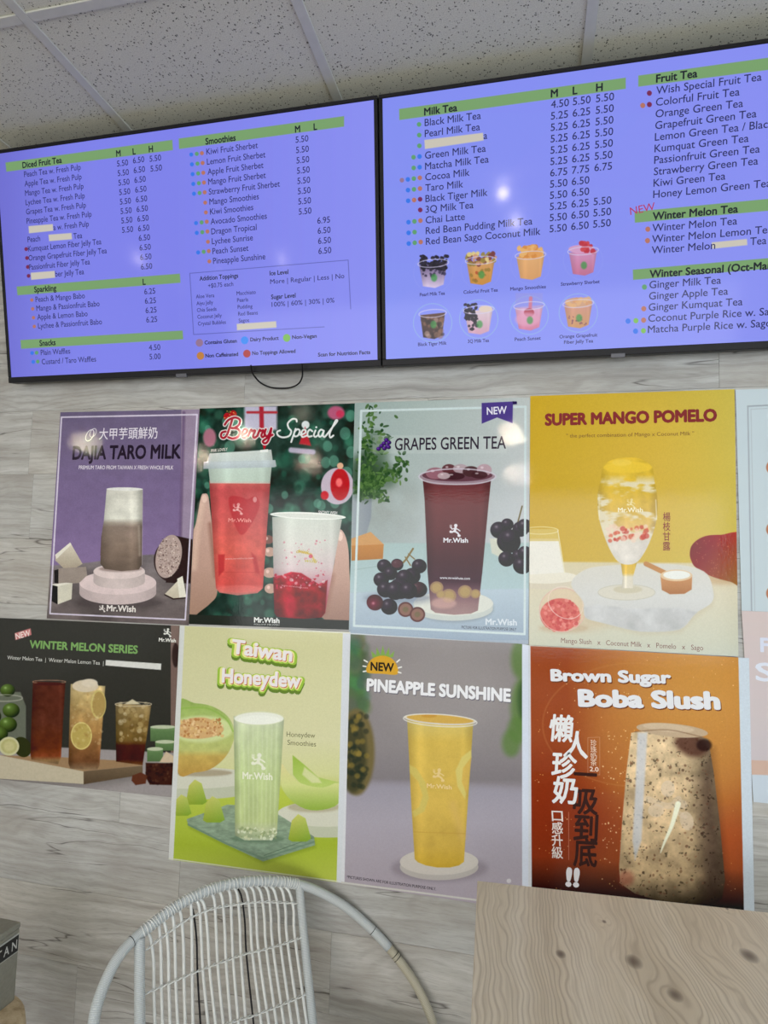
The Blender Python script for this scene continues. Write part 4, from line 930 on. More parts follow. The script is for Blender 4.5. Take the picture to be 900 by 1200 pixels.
# ------------------------------------------------------------------ menu screens
SCR_BLUE = (136, 146, 253)
def screen_pic(x0, y0, x1, y1, sc):
    p = Pic(x0, y0, x1, y1, sc, SCR_BLUE); return p
def dots(p, S, spots, r=2.5):
    """dots given in photo measures, drawn round on the screen plane"""
    for x, y, c in spots: p.ell(x, y, r, r * 1.05, DOT[c], 0.7)
DOT = {'b': (52, 120, 236), 'g': (96, 160, 110), 'o': (184, 116, 98), 'm': (120, 36, 80), 't': (150, 118, 150), 'y': (196, 130, 60), 'G': (126, 190, 84), 'r': (176, 52, 52), 'B': (46, 140, 246)}
def bar(p, pts): p.poly(pts, (122, 164, 108), 0.8)
def strip(p, pts): p.poly(pts, (206, 200, 186), 0.8)
def lerp(a, b, t): return (a[0] + (b[0] - a[0]) * t, a[1] + (b[1] - a[1]) * t)
def column(S, rows, a, b, cap, col, wt=0.008, xs=1.0):
    n = len(rows)
    A = S.uv(*a); B = S.uv(*b)
    for i, t in enumerate(rows):
        if not t: continue
        q = A + (B - A) * (i / (n - 1) if n > 1 else 0)
        text_job(t, (S.p.P(q[0], q[1]), S.p.r, S.p.u, S.p.n, S.lift + 0.0003), cap, None, wt, 0.0, 'l', (S.owner, tuple(col), S.emit, xs))
TXT = (42, 44, 104)
def screen_left():
    p = Pic(-40, 80, 460, 460, 3.0)
    def bg(u, v, X, Y):
        e = np.exp(-((X + 12) / 60) ** 2)[..., None]
        c = np.array([128, 132, 240]) * (1 - e) + np.array([112, 112, 214]) * e
        t = np.clip((X - 200) / 240, 0, 1)[..., None]; return c * (1 - t) + np.array([140, 145, 247]) * t
    p.full(bg)
    for q in ([(6.4, 190.5), (201.9, 163.9), (202.7, 175.9), (7.5, 201.2)], [(19.5, 335.9), (210.7, 320.7), (211.5, 331.3), (20.5, 346)], [(24, 398.5), (214, 387.3), (214.7, 397.5), (24.8, 408.7)], [(209.4, 162.4), (403.2, 136.1), (403.2, 148.3), (209.9, 174.6)]): bar(p, q)
    for q in ([(33.4, 265), (61.8, 262.6), (62.4, 270.4), (34, 273.4)], [(56.8, 275), (83.8, 273), (84.4, 280.4), (57.6, 282.6)], [(36, 319.6), (64, 317.4), (64.6, 325.4), (36.6, 328)], [(277.4, 379.6), (323.6, 376.4), (324, 383.8), (277.8, 387)]): strip(p, q)
    for i in range(4): p_ = lerp((30.7, 291.9), (33.5, 323.3), i / 3); dots(p, None, [(p_[0], p_[1], 'm')], 2.1)
    for i in range(4): p_ = lerp((37.3, 351.6), (40.2, 382.6), i / 3); dots(p, None, [(p_[0], p_[1], 'o')], 1.9)
    dots(p, None, [(37.6, 413.7, 'b'), (42.9, 413.4, 'g'), (39, 424.1, 'b'), (44.3, 423.7, 'g')], 2.1)
    for i in range(12):
        a = lerp((224.1, 181.1), (233, 307.3), i / 11)
        if i in (5, 6, 9, 11): dots(p, None, [(a[0] + 12.3, a[1] - 1.0, 'o')], 2.2)
        else: dots(p, None, [(a[0], a[1], 'b'), (a[0] + 6.5, a[1] - 0.8, 'g'), (a[0] + 12.5, a[1] - 1.6, 'o')], 2.3)
    p.line([(411, 362), (408, 304.7), (222.4, 320.3), (226.9, 392), (380, 383)], 0.5, (70, 76, 150), 0.8)
    dots(p, None, [(233.7, 401.7, 't'), (286.7, 398.8, 'B'), (336, 396, 'G'), (234.9, 417, 'y'), (289.3, 414.4, 'r')], 4.3)
    return p
def word(S, t, a, cap=0.0142, col=TXT, wt=0.008, xs=0.92, rot=0.0):
    q = S.uv(*a); c, n = math.cos(rot), math.sin(rot); P = S.p
    text_job(t, (P.P(q[0], q[1]), P.r * c + P.u * n, -P.r * n + P.u * c, P.n, S.lift + 0.0003), cap, None, wt, 0.0, 'l', (S.owner, tuple(col), S.emit, xs))
DK = (24, 30, 40)
def text_left(S):
    c = 0.0150
    column(S, ['Peach Tea w. Fresh Pulp', 'Apple Tea w. Fresh Pulp', 'Mango Tea w. Fresh Pulp', 'Lychee Tea w. Fresh Pulp', 'Grapes Tea w. Fresh Pulp', 'Pineapple Tea w. Fresh Pulp', '', 'Peach', 'Kumquat Lemon Fiber Jelly Tea', 'Orange Grapefruit Fiber Jelly Tea', 'Passionfruit Fiber Jelly Tea', ''], (28.5, 207.6), (34.9, 327), c, TXT, xs=0.86)
    for t, a in (('a w. Fresh Pulp', (62.7, 269.8)), ('Tea', (86.3, 280)), ('ber Jelly Tea', (65, 324.3))): word(S, t, a, c, xs=0.86)
    for t, a in (('Diced Fruit Tea', (26.7, 197)), ('M', (136.5, 183.5)), ('L', (155.8, 181.2)), ('H', (174.7, 178.4)), ('Sparkling', (40.5, 342.6)), ('L', (167.6, 333.8)), ('Snacks', (46.7, 405.4)), ('Smoothies', (241.1, 169.5)), ('M', (346, 155.4)), ('L', (367.8, 152.5))):
        word(S, t, a, 0.0155, DK, 0.03, 0.9)
    column(S, ['5.50'] * 8, (137.3, 195.3), (143.2, 273), c, TXT, xs=0.95)
    column(S, ['6.50'] * 12, (156, 191.6), (165.4, 316), c, TXT, xs=0.95)
    column(S, ['5.50'] * 2, (175.5, 189.7), (176.6, 201.3), c, TXT, xs=0.95)
    column(S, ['Peach & Mango Babo', 'Mango & Passionfruit Babo', 'Apple & Lemon Babo', 'Lychee & Passionfruit Babo'], (41.9, 354), (44.9, 385), c, TXT, xs=0.88)
    column(S, ['6.25'] * 4, (169.3, 345), (171.6, 378), c, TXT, xs=0.95)
    column(S, ['Plain Waffles', 'Custard / Taro Waffles'], (48, 416.2), (49.2, 427), c, TXT, xs=0.88); column(S, ['4.50', '5.00'], (174.7, 410.6), (175.4, 421.3), c, TXT, xs=0.95)
    column(S, ['Kiwi Fruit Sherbet', 'Lemon Fruit Sherbet', 'Apple Fruit Sherbet', 'Mango Fruit Sherbet', 'Strawberry Fruit Sherbet', 'Mango Smoothies', 'Kiwi Smoothies', 'Avocado Smoothies', 'Dragon Tropical', 'Lychee Sunrise', 'Peach Sunset', 'Pineapple Sunshine'], (242, 181.3), (249.9, 309.2), c, TXT, xs=0.9)
    column(S, ['5.50'] * 8, (346.5, 167.5), (350.2, 251.7), c, TXT, xs=0.95); column(S, ['6.95', '6.50', '6.50', '6.50'], (372, 262.2), (373.3, 297.8), c, TXT, xs=0.95)
    k = 0.0098
    for t, a, w in (('Addition Toppings', (234, 329), 0.02), ('Ice Level', (316.2, 322.8), 0.02), ('Sugar Level', (317.9, 350.6), 0.02), ('+$0.75 each', (244, 337.4), 0.006)): word(S, t, a, 0.0112, DK if w > 0.01 else TXT, w, 0.92)
    column(S, ['Aloe Vera', 'Aiyu Jelly', 'Chia Seeds', 'Coconut Jelly', 'Crystal Bubbles'], (229.8, 349.8), (232.1, 381.5), k, TXT, xs=0.92); column(S, ['Macchiato', 'Pearls', 'Pudding', 'Red Beans', 'Sagos'], (277.4, 346), (279.9, 378), k, TXT, xs=0.95)
    S.text('More | Regular | Less | No', (316.8, 332.8), (403.5, 325), 5.4, TXT, 0.006, flat=True); S.text('100% | 60% | 30% | 0%', (318.5, 359.6), (391.9, 354.3), 5.4, TXT, 0.006, flat=True)
    for t, a, b in (('Contains Gluten', (240, 403.6), (277.5, 401)), ('Dairy Product', (293.5, 400), (326.5, 397.4)), ('Non-Vegan', (342.6, 397.3), (371, 394.8)), ('Non Caffeinated', (241, 419), (279, 416.2)), ('No Toppings Allowed', (295.8, 416), (346.2, 412.4)), ('Scan for Nutrition Facts', (372.9, 417.8), (433.8, 414))):
        S.text(t, a, b, 4.2, (30, 30, 70), 0.03, flat=True)
def mini_cup(p, cx, cy, body, top, kind):
    if kind == 'tiger' : w1, w2, h = 14.5, 11, 17
    else: w1, w2, h = 16.5, 12, 16
    p.poly([(cx - w1, cy - 9), (cx + w1, cy - 12), (cx + w2, cy + h - 2), (cx + 2, cy + h + 2), (cx - w2, cy + h)], cyl([(0, body[0]), (1, body[1])], 0.2, 0.15), 1, 0.95)
    ins = lambda x, y: True
    if kind == 'pearl': p.speck((cx - 15, cy - 20, cx + 17, cy - 3), 90, 1.4, 2.4, [(24, 20, 34), (40, 34, 50)], 0.95, ins, 3); p.speck((cx - 14, cy - 2, cx + 14, cy + 4), 14, 1, 2, (40, 34, 60), 0.7, ins, 4)
    if kind == 'fruit': p.speck((cx - 16, cy - 19, cx + 17, cy - 6), 60, 1.5, 3, [(206, 150, 120), (120, 60, 60), (226, 206, 140), (150, 130, 60)], 0.9, ins, 5); p.speck((cx - 11, cy, cx + 11, cy + 14), 12, 1.3, 2.4, [(176, 70, 40), (150, 120, 50)], 0.8, ins, 5)
    if kind == 'mango': p.speck((cx - 14, cy - 21, cx + 15, cy - 9), 50, 2, 4, [(226, 160, 90), (214, 140, 66), (232, 180, 110)], 0.95, ins, 6)
    if kind == 'straw': p.ell(cx - 2, cy - 13, 15, 5, (214, 160, 200), 1.5); p.speck((cx - 2, cy - 21, cx + 12, cy - 10), 16, 2, 3.4, [(190, 50, 66), (206, 70, 80)], 0.95, ins, 7)
    if kind == 'tiger': p.speck((cx - 12, cy - 6, cx + 12, cy + 16), 40, 1.5, 3.5, [(150, 110, 90), (40, 26, 24), (190, 160, 150)], 0.6, ins, 8, 2)
    if kind == 'three': p.speck((cx - 16, cy - 18, cx - 2, cy + 2), 50, 1.4, 2.3, (28, 22, 36), 0.95, ins, 9); p.speck((cx - 12, cy + 2, cx - 2, cy + 12), 8, 1.3, 2.2, (28, 22, 36), 0.9, ins, 4); p.ell(cx + 8, cy - 12, 8, 4, (226, 206, 190), 1.5)
    if kind == 'peach': p.quad(cx - 16, cy - 26, cx + 16, cy - 8, (150, 150, 226), 1.5, 0.6); p.line([(cx + 2, cy - 20), (cx + 1, cy - 4)], 4, (206, 120, 150)); p.ell(cx, cy - 3, 6, 5, (176, 70, 90), 1.5); p.ell(cx - 2, cy + 5, 14, 8, (226, 160, 190), 5, 0.7)
    if kind == 'orange': p.ell(cx, cy - 12, 16, 6, (206, 160, 130), 2); p.speck((cx - 12, cy - 16, cx + 14, cy - 8), 16, 1.5, 3.5, [(214, 150, 100), (226, 176, 120)], 0.8, ins, 5); p.speck((cx - 11, cy - 2, cx + 12, cy + 14), 14, 0.7, 1.3, (120, 70, 90), 0.8, ins, 9)
    p.ell(cx, cy - 11, w1 + 1.5, 4.6, (214, 210, 240), 1, 0.75, -0.07, ring=0.5)
    if kind not in ('mango',): p.ell(cx + 1, cy + (6 if kind != 'tiger' else 2), 3.6, 4.5, (60, 150, 70), 2.5, 0.75)
def screen_right():
    p = Pic(440, 0, 1010, 440, 3.0)
    p.full(lambda u, v, X, Y: np.stack([132 + 6 * u + 4 * v, 144 + 5 * v + 0 * u, 252 + 0 * u], -1))
    for q in ([(467.7, 127.7), (733.3, 91), (733.3, 104), (468, 140.7)], [(748, 88.6), (1000, 53.8), (1000, 69), (748, 101.6)], [(743.6, 248), (1000, 223.5), (1000, 238), (744, 261)], [(741.6, 316), (1000, 294), (1000, 306.5), (742, 328)]): bar(p, q)
    for q in ([(497.3, 164), (566, 155.6), (566.7, 164.6), (498, 174.7)], [(834, 284), (875.3, 280), (875.8, 287.2), (835, 291.6)]): strip(p, q)
    spec = ['g', 'g', 'g', 'gb', 'gb', 'tbgo', 'bgo', 'bom', 'm', 'bgo', 'bg-', 'bgo']
    for i, s_ in enumerate(spec):
        a = lerp((491.1, 145.8), (493, 283.6), i / 11)
        for j, ch in enumerate(reversed(s_)):
            if ch != '-': dots(p, None, [(a[0] - j * 7, a[1] + j * 0.9, ch)], 2.6)
    dots(p, None, [(761, 109.2, 'm'), (753.2, 123.6, 'o'), (761, 122.5, 'm'), (759.2, 268.6, 'o'), (758.8, 282, 'o'), (755.2, 336.4, 'g'), (754.4, 361.8, 'o'), (736, 376.3, 'b'), (745.2, 375.8, 'G'), (754.2, 375.2, 'o'), (744.8, 388.1, 'b'), (754, 387.6, 'G')], 2.9)
    A = [(507.7, 319.5), (563.3, 316), (621.7, 310), (683.3, 305)]; B = [(507, 378.3), (561, 374), (620, 369.3), (677.7, 366.7)]
    kinds = [('pearl', ((90, 74, 110), (226, 206, 232))), ('fruit', ((216, 160, 96), (206, 140, 50))), ('mango', ((232, 176, 110), (222, 160, 96))), ('straw', ((214, 150, 190), (196, 110, 140)))]
    k2 = [('tiger', ((96, 60, 40), (50, 30, 26))), ('three', ((226, 206, 210), (214, 160, 180))), ('peach', ((226, 176, 206), (214, 120, 150))), ('orange', ((214, 150, 130), (206, 150, 90)))]
    for (cx, cy), (kd, bd) in zip(A, kinds): p.ell(cx, cy, 23, 23, (150, 160, 244), 0.8, 0.5, 0, ring=0.35); mini_cup(p, cx, cy, bd, None, kd)
    for (cx, cy), (kd, bd) in zip(B, k2): p.ell(cx, cy, 22.5, 22.5, (150, 190, 226), 0.8, 0.8, 0, ring=0.4); mini_cup(p, cx, cy, bd, None, kd)
    return p
def text_right(S):
    c = 0.0162; col = (40, 44, 96)
    column(S, ['Black Milk Tea', 'Pearl Milk Tea', '', 'Green Milk Tea', 'Matcha Milk Tea', 'Cocoa Milk', 'Taro Milk', 'Black Tiger Milk', '3Q Milk Tea', 'Chai Latte', 'Red Bean Pudding Milk Tea', 'Red Bean Sago Coconut Milk'], (497.7, 147.9), (499.2, 286.9), c, col, xs=0.98)
    word(S, 'a', (566.8, 163.2), c, col)
    for t, a in (('Milk Tea', (497.3, 135.2)), ('M', (645.7, 114.2)), ('L', (671.3, 110.8)), ('H', (698.7, 107.2)), ('Fruit Tea', (769, 96.8)), ('Winter Melon Tea', (765, 257.8)), ('Winter Seasonal (Oct-Mar)', (761.4, 325.4))): word(S, t, a, 0.0162, DK, 0.03, 0.98)
    M = ['4.50'] + ['5.25'] * 5 + ['6.75', '5.50', '5.50', '5.25', '5.50', '5.50']; L = ['5.50'] + ['6.25'] * 5 + ['7.75', '6.50', '6.50', '6.25', '6.50', '6.50']; Hh = ['5.50'] * 6 + ['6.75', '', '', '5.50', '5.50', '5.50']
    column(S, M, (645.7, 126.9), (644, 272.4), c, col); column(S, L, (671.3, 123.5), (669.3, 269.6), c, col); column(S, Hh, (698.4, 120), (695, 266.9), c, col)
    column(S, ['Wish Special Fruit Tea', 'Colorful Fruit Tea', 'Orange Green Tea', 'Grapefruit Green Tea', 'Lemon Green Tea / Black Tea', 'Kumquat Green Tea', 'Passionfruit Green Tea', 'Strawberry Green Tea', 'Kiwi Green Tea', 'Honey Lemon Green Tea'], (769, 110.6), (765.4, 232.2), c, col, xs=0.98)
    column(S, ['Winter Melon Tea', 'Winter Melon Lemon Tea', 'Winter Melon'], (764.4, 271.5), (763.6, 297.5), c, col, xs=0.98); word(S, 'Tea', (879, 287.4), c, col)
    column(S, ['Ginger Milk Tea', 'Ginger Apple Tea', 'Ginger Kumquat Tea', 'Coconut Purple Rice w. Sago', 'Matcha Purple Rice w. Sago'], (761, 338), (759.2, 390.2), c, col, xs=0.98)
    word(S, 'NEW', (738.8, 252), 0.0165, (176, 56, 96), 0.004, 0.98, 0.12)
    for t, a, b in (('Pearl Milk Tea', (492, 347.4), (521.3, 345.4)), ('Colorful Fruit Tea', (543.3, 344.4), (583.3, 341.8)), ('Mango Smoothies', (598, 340.6), (639.6, 337.6)), ('Strawberry Sherbet', (657.3, 335), (702.7, 331.6)), ('Black Tiger Milk', (490, 405.6), (523.3, 402.6)), ('3Q Milk Tea', (548.3, 402), (573, 400)), ('Peach Sunset', (603.3, 399.6), (633.6, 397)), ('Orange Grapefruit', (655.6, 396.6), (700, 393)), ('Fiber Jelly Tea', (661, 403), (695, 400.4))):
        S.text(t, a, b, 3.9, (50, 50, 110), 0.02, flat=True)

# ================================================================== THE ROOM
plank_mat = plank_material()
wall_mat = plain('painted_wall', (226, 224, 218), 0.85)
floor_mat = plain('grey_floor', (182, 172, 156), 0.55, noise=0.1, scale=6)
metal_white = plain('white_enamel', (206, 206, 202), 0.4)
black_plastic = plain('black_plastic', (20, 19, 23), 0.45, spec=0.2, noise=0.02)
glass_mat = NT('window_glass'); glass_mat.b.inputs['Base Color'].default_value = (0.9, 0.95, 1, 1); glass_mat.b.inputs['Transmission Weight'].default_value = 1.0; glass_mat.b.inputs['Roughness'].default_value = 0.02; glass_mat = glass_mat.m

def structure(name, boxes, mat, bevel=0.0):
    bm = bmesh.new()
    for lo, hi in boxes: add_box(bm, lo, hi, bevel)
    return tag(mesh_obj(name, bm, mat), kind='structure')
structure('floor', [((ROOM_L - 0.1, ROOM_F - 0.1, -0.1), (ROOM_R + 0.1, 0.1, 0.0))], floor_mat)
structure('wall_left', [((ROOM_L - 0.1, ROOM_F, 0), (ROOM_L, 0, CEIL + 0.06))], wall_mat)
# right wall and shop front, each with an opening for its window
structure('wall_right', [((ROOM_R, ROOM_F, 0), (ROOM_R + 0.1, 0, 0.35)), ((ROOM_R, ROOM_F, 2.35), (ROOM_R + 0.1, 0, CEIL + 0.06)), ((ROOM_R, ROOM_F, 0.35), (ROOM_R + 0.1, -4.9, 2.35)), ((ROOM_R, -1.1, 0.35), (ROOM_R + 0.1, 0, 2.35))], wall_mat)
structure('wall_front', [((ROOM_L, ROOM_F - 0.1, 0), (ROOM_R, ROOM_F, 0.25)), ((ROOM_L, ROOM_F - 0.1, 2.35), (ROOM_R, ROOM_F, CEIL + 0.06)), ((ROOM_L, ROOM_F - 0.1, 0.25), (-3.8, ROOM_F, 2.35)), ((2.8, ROOM_F - 0.1, 0.25), (ROOM_R, ROOM_F, 2.35))], wall_mat)
def window(name, lo, hi, axis, n):
    bm = bmesh.new(); t = 0.05
    (x0, y0, z0), (x1, y1, z1) = lo, hi
    L = (x1 - x0) if axis == 0 else (y1 - y0)
    def seg(a0, a1, b0, b1):
        if axis == 0: add_box(bm, (x0 + a0, y0, z0 + b0), (x0 + a1, y1, z0 + b1), 0.003)
        else: add_box(bm, (x0, y0 + a0, z0 + b0), (x1, y0 + a1, z0 + b1), 0.003)
    H = z1 - z0
    seg(0, L, 0, t); seg(0, L, H - t, H)
    for i in range(n + 1):
        c = i * L / n; seg(max(0, c - t / 2), min(L, c + t / 2), t, H - t)
    w = tag(mesh_obj(name, bm, black_plastic), kind='structure')
    bm = bmesh.new()
    if axis == 0: add_box(bm, (x0 + t, (y0 + y1) / 2 - 0.003, z0 + t), (x1 - t, (y0 + y1) / 2 + 0.003, z1 - t))
    else: add_box(bm, ((x0 + x1) / 2 - 0.003, y0 + t, z0 + t), ((x0 + x1) / 2 + 0.003, y1 - t, z1 - t))
    mesh_obj('pane', bm, glass_mat, w)
window('window_1', (ROOM_R + 0.02, -4.9, 0.35), (ROOM_R + 0.08, -1.1, 2.35), 1, 3)
window('window_2', (-3.8, ROOM_F - 0.08, 0.25), (2.8, ROOM_F - 0.02, 2.35), 0, 5)

# the plank wall: a backing slab and every grey plank as a piece of its own
wall = structure('wall_back', [((ROOM_L, 0.0125, 0), (ROOM_R, 0.1, CEIL + 0.06))], plain('wall_backing', (96, 92, 88), 0.9))
ROW_H = 0.1914; TOPS = [1.9477 + ROW_H * k for k in range(3, -11, -1)]
OFFS = {0: 0.811, 1: 0.125, 2: 0.145, 3: 0.50, 4: 0.92, 5: 0.33, 6: 0.50, 7: 0.69, 8: -0.088, 9: 0.4, 10: 0.9, -1: 0.3, -2: 0.7, -3: 0.1}
mesh_cache = {}
random.seed(3)
for i in range(-3, 11):     # rows from the ceiling down to the floor
    zt = 1.9477 - ROW_H * i; zb = zt - ROW_H
    zt = min(zt, CEIL + 0.03); zb = max(zb, 0.0)
    if zt - zb < 0.02: continue
    off = OFFS.get(i, 0.2) % 1.2
    x = off - 1.2 * 5
    while x < ROOM_R:
        x0, x1 = max(x, ROOM_L), min(x + 1.2, ROOM_R)
        if x1 - x0 > 0.02:
            key = (round(x1 - x0, 3), round(zt - zb, 4))
            if key not in mesh_cache:
                bm = bmesh.new(); w, h = key
                add_box(bm, (-w / 2 + 0.0002, 0, -h / 2 + 0.0002), (w / 2 - 0.0002, 0.012, h / 2 - 0.0002), 0.0005, 1)
                me = bpy.data.meshes.new('plank'); bmesh.ops.recalc_face_normals(bm, faces=bm.faces[:]); bm.to_mesh(me); bm.free(); me.materials.append(plank_mat); mesh_cache[key] = me
            o = bpy.data.objects.new('plank', mesh_cache[key]); o.location = ((x0 + x1) / 2, random.uniform(0, 0.0004), (zt + zb) / 2); link(o, wall)
        x += 1.2

# dropped ceiling: fissured tiles on a white grid
ceiling = structure('ceiling', [((ROOM_L - 0.1, ROOM_F - 0.1, CEIL + 0.03), (ROOM_R + 0.1, 0.1, CEIL + 0.1))], wall_mat)
tmat = tile_material(); tile_cache = {}
XC = -0.1057; TS = 0.6096; YC = -0.4971; TB = 0.024
xs = [ROOM_L] + [XC + k * TS for k in range(-7, 6)] + [ROOM_R]
ys = [0.012, YC] + [YC - k * 1.2192 for k in range(1, 6)] + [ROOM_F]
for a, b in zip(xs[:-1], xs[1:]):
    for c, d in zip(ys[:-1], ys[1:]):
        w, h = b - a - 0.004, c - d - 0.004
        key = (round(w, 3), round(h, 3))
        if key not in tile_cache:
            bm = bmesh.new(); add_box(bm, (-w / 2, -h / 2, 0), (w / 2, h / 2, 0.016), 0.003, 1)
            me = bpy.data.meshes.new('ceiling_tile'); bmesh.ops.recalc_face_normals(bm, faces=bm.faces[:]); bm.to_mesh(me); bm.free(); me.materials.append(tmat); tile_cache[key] = me
        o = bpy.data.objects.new('ceiling_tile', tile_cache[key]); o.location = ((a + b) / 2, (c + d) / 2, CEIL); link(o, ceiling)
bar_mat = plain('grid_bar_enamel', (186, 185, 176), 0.5)
def grid_bar(lo, hi):
    bm = bmesh.new(); add_box(bm, lo, hi, 0.0008, 1); mesh_obj('grid_bar', bm, bar_mat, ceiling)
for x in xs[1:-1]: grid_bar((x - TB / 2, ROOM_F, CEIL - 0.004), (x + TB / 2, 0.0, CEIL + 0.0015))
for y in ys[1:-1]:
    for a, b in zip(xs[:-1], xs[1:]): grid_bar((a + TB / 2 + 0.0005, y - TB / 2, CEIL - 0.0034), (b - TB / 2 - 0.0005, y + TB / 2, CEIL + 0.0015))
grid_bar((-1.110, -0.47, CEIL - 0.003), (-1.104, 0.0, CEIL + 0.001))

# ceiling downlights behind the viewer: their sparks show in the screens and the glossy posters
lamp_glow = NT('lamp_glow'); lamp_glow.b.inputs['Emission Color'].default_value = (1, 0.9, 0.72, 1); lamp_glow.b.inputs['Emission Strength'].default_value = 14; lamp_glow = lamp_glow.m
LAMPS = [(0.26, -1.39, 0, 0), (0.29, -2.2, 0, 0), (-1.32, -2.9, 0, 0), (-2.05, -2.3, 0, 0),
         (0.22, -3.76, 0.34, 1), (0.23, -5.9, 0.34, 1), (-3.86, -3.72, -0.88, 1), (-2.1, -3.52, -0.4, 1), (-2.01, -5.0, -0.2, 1), (-3.12, -4.68, -0.5, 1)]
for i, (lx, ly, ax, spot) in enumerate(LAMPS):
    if spot: t = tag(empty('wall_spotlight', (lx, ly, CEIL - 0.004)), 'small ceiling spotlight turned towards the poster wall', 'spotlight', 'spotlights turned to the poster wall')
    else: t = tag(empty('ceiling_light', (lx, ly, CEIL - 0.004)), 'small round warm ceiling downlight behind the viewer', 'ceiling light', 'warm downlights behind the viewer')
    bm = bmesh.new(); add_lathe(bm, [(0.040, -0.006), (0.055, -0.008), (0.058, -0.002), (0.058, 0.0), (0.040, 0.0)], 24); mesh_obj('trim_ring', bm, metal_white, t)
    bm = bmesh.new(); add_lathe(bm, [(0.005, -0.022), (0.020, -0.018), (0.030, -0.008), (0.032, -0.001)], 20); mesh_obj('bulb', bm, lamp_glow, t)
    ld = bpy.data.lights.new('lamp_light', 'SPOT' if spot else 'POINT'); ld.energy = SPOT_W if spot else LAMP_W * (1.6 if i < 2 else 0.8); ld.color = (1.0, 0.86, 0.66); ld.shadow_soft_size = 0.02
    lo = bpy.data.objects.new('lamp_light', ld); link(lo, t); lo.location = (0, 0, -0.06)
    if spot:      # cone ends just below the screens
        D = math.hypot(lx - ax, ly); hi = math.atan2(1.82 - (CEIL - 0.064), D); lw = math.atan2(0.2 - (CEIL - 0.064), D); mid = (hi + lw) / 2
        d = Vector((ax - lx, -ly, D * math.tan(mid))); lo.rotation_euler = d.to_track_quat('-Z', 'Y').to_euler()
        ld.spot_size = hi - lw; ld.spot_blend = 0.12

# ================================================================== MENU SCREENS
screen_glass = {}
def television(left):
    x0, x1 = (-W_TV, -0.0015) if left else (0.0015, W_TV)
    P = TVP
    label = ('left wall-mounted screen with the fruit tea, sparkling, snack and smoothie menu' if left else 'right wall-mounted screen with milk tea menu and small cup pictures')
    t = tag(empty('television', tuple(P.P((x0 + x1) / 2, 0, -0.02))), label, 'television', 'menu screens under the ceiling')
    M = Matrix([[P.r[i], P.u[i], P.n[i], P.o[i]] for i in range(3)] + [[0, 0, 0, 1]])
    Mi = Matrix.Translation(-Vector(t.location)) @ M
    bt, bb, bs = 0.0095, 0.0165, 0.0095      # top, bottom and side rims
    bm = bmesh.new(); H = H_TV
    for lo, hi in (((x0, H - bt, -0.03), (x1, H, 0.003)), ((x0, 0, -0.03), (x1, bb, 0.003)), ((x0, bb, -0.03), (x0 + bs, H - bt, 0.003)), ((x1 - bs, bb, -0.03), (x1, H - bt, 0.003))):
        add_box(bm, lo, hi, 0.0012, 1, Mi)
    mesh_obj('bezel', bm, black_plastic, t)
    bm = bmesh.new(); add_box(bm, (x0 + 0.004, 0.004, -0.045), (x1 - 0.004, H - 0.004, -0.030), 0.004, 2, Mi); add_box(bm, (x0 + 0.25, 0.12, -0.062), (x1 - 0.25, H - 0.2, -0.045), 0.006, 2, Mi)
    mesh_obj('back_cover', bm, black_plastic, t)
    bm = bmesh.new(); add_box(bm, ((x0 + x1) / 2 - 0.2, H * 0.34, -0.072), ((x0 + x1) / 2 + 0.2, H * 0.42, -0.062), 0.002, 1, Mi); mesh_obj('wall_bracket', bm, plain('bracket_steel', (60, 60, 62), 0.4, 0.8), t)
    # lit panel
    a0, a1, b0, b1 = x0 + bs, x1 - bs, bb, H - bt
    pic = screen_left() if left else screen_right()
    img = make_image('menu_picture', pic, P, [(a0, b1), (a1, b1), (a1, b0), (a0, b0)], lambda X, Y: (X, Y), 1.0, 1500)
    mt = NT('lit_screen'); im = mt.n('ShaderNodeTexImage'); im.image = img; im.extension = 'EXTEND'
    mt.b.inputs['Base Color'].default_value = (0.012, 0.012, 0.014, 1); mt.b.inputs['Roughness'].default_value = 0.09; mt.b.inputs['Specular IOR Level'].default_value = 0.14
    mt.l(im.outputs[0], mt.b.inputs['Emission Color']); mt.b.inputs['Emission Strength'].default_value = 0.93
    me = bpy.data.meshes.new('screen'); me.from_pydata([tuple(Mi @ Vector(c)) for c in ((a0, b0, 0), (a1, b0, 0), (a1, b1, 0), (a0, b1, 0), (a0, b0, -0.01), (a1, b0, -0.01), (a1, b1, -0.01), (a0, b1, -0.01))], [], [(0, 1, 2, 3), (7, 6, 5, 4), (0, 4, 5, 1), (1, 5, 6, 2), (2, 6, 7, 3), (3, 7, 4, 0)])
    uvl = me.uv_layers.new(name='UVMap')
    for k, c in enumerate(((0, 0), (1, 0), (1, 1), (0, 1))): uvl.data[k].uv = c
    for k in range(4, len(uvl.data)): uvl.data[k].uv = (0.01, 0.01)
    me.materials.append(mt.m); link(bpy.data.objects.new('screen', me), t)
    # maker's plate on the lower rim
    c = P.uv(213, 441.5) if left else P.uv(724, 414.5)
    bm = bmesh.new(); add_box(bm, (c[0] - 0.016, -0.006, -0.004), (c[0] + 0.016, 0.0045, 0.0042), 0.001, 1, Mi); mesh_obj('name_plate', bm, plain('plate_grey', (84, 84, 90), 0.5, 0.2), t)
    bpy.context.view_layer.update()
    S = Sheet(P, 0, 0, 1.0, t.name, 0.0, True)
    (text_left if left else text_right)(S)
    return t
television(True); television(False)

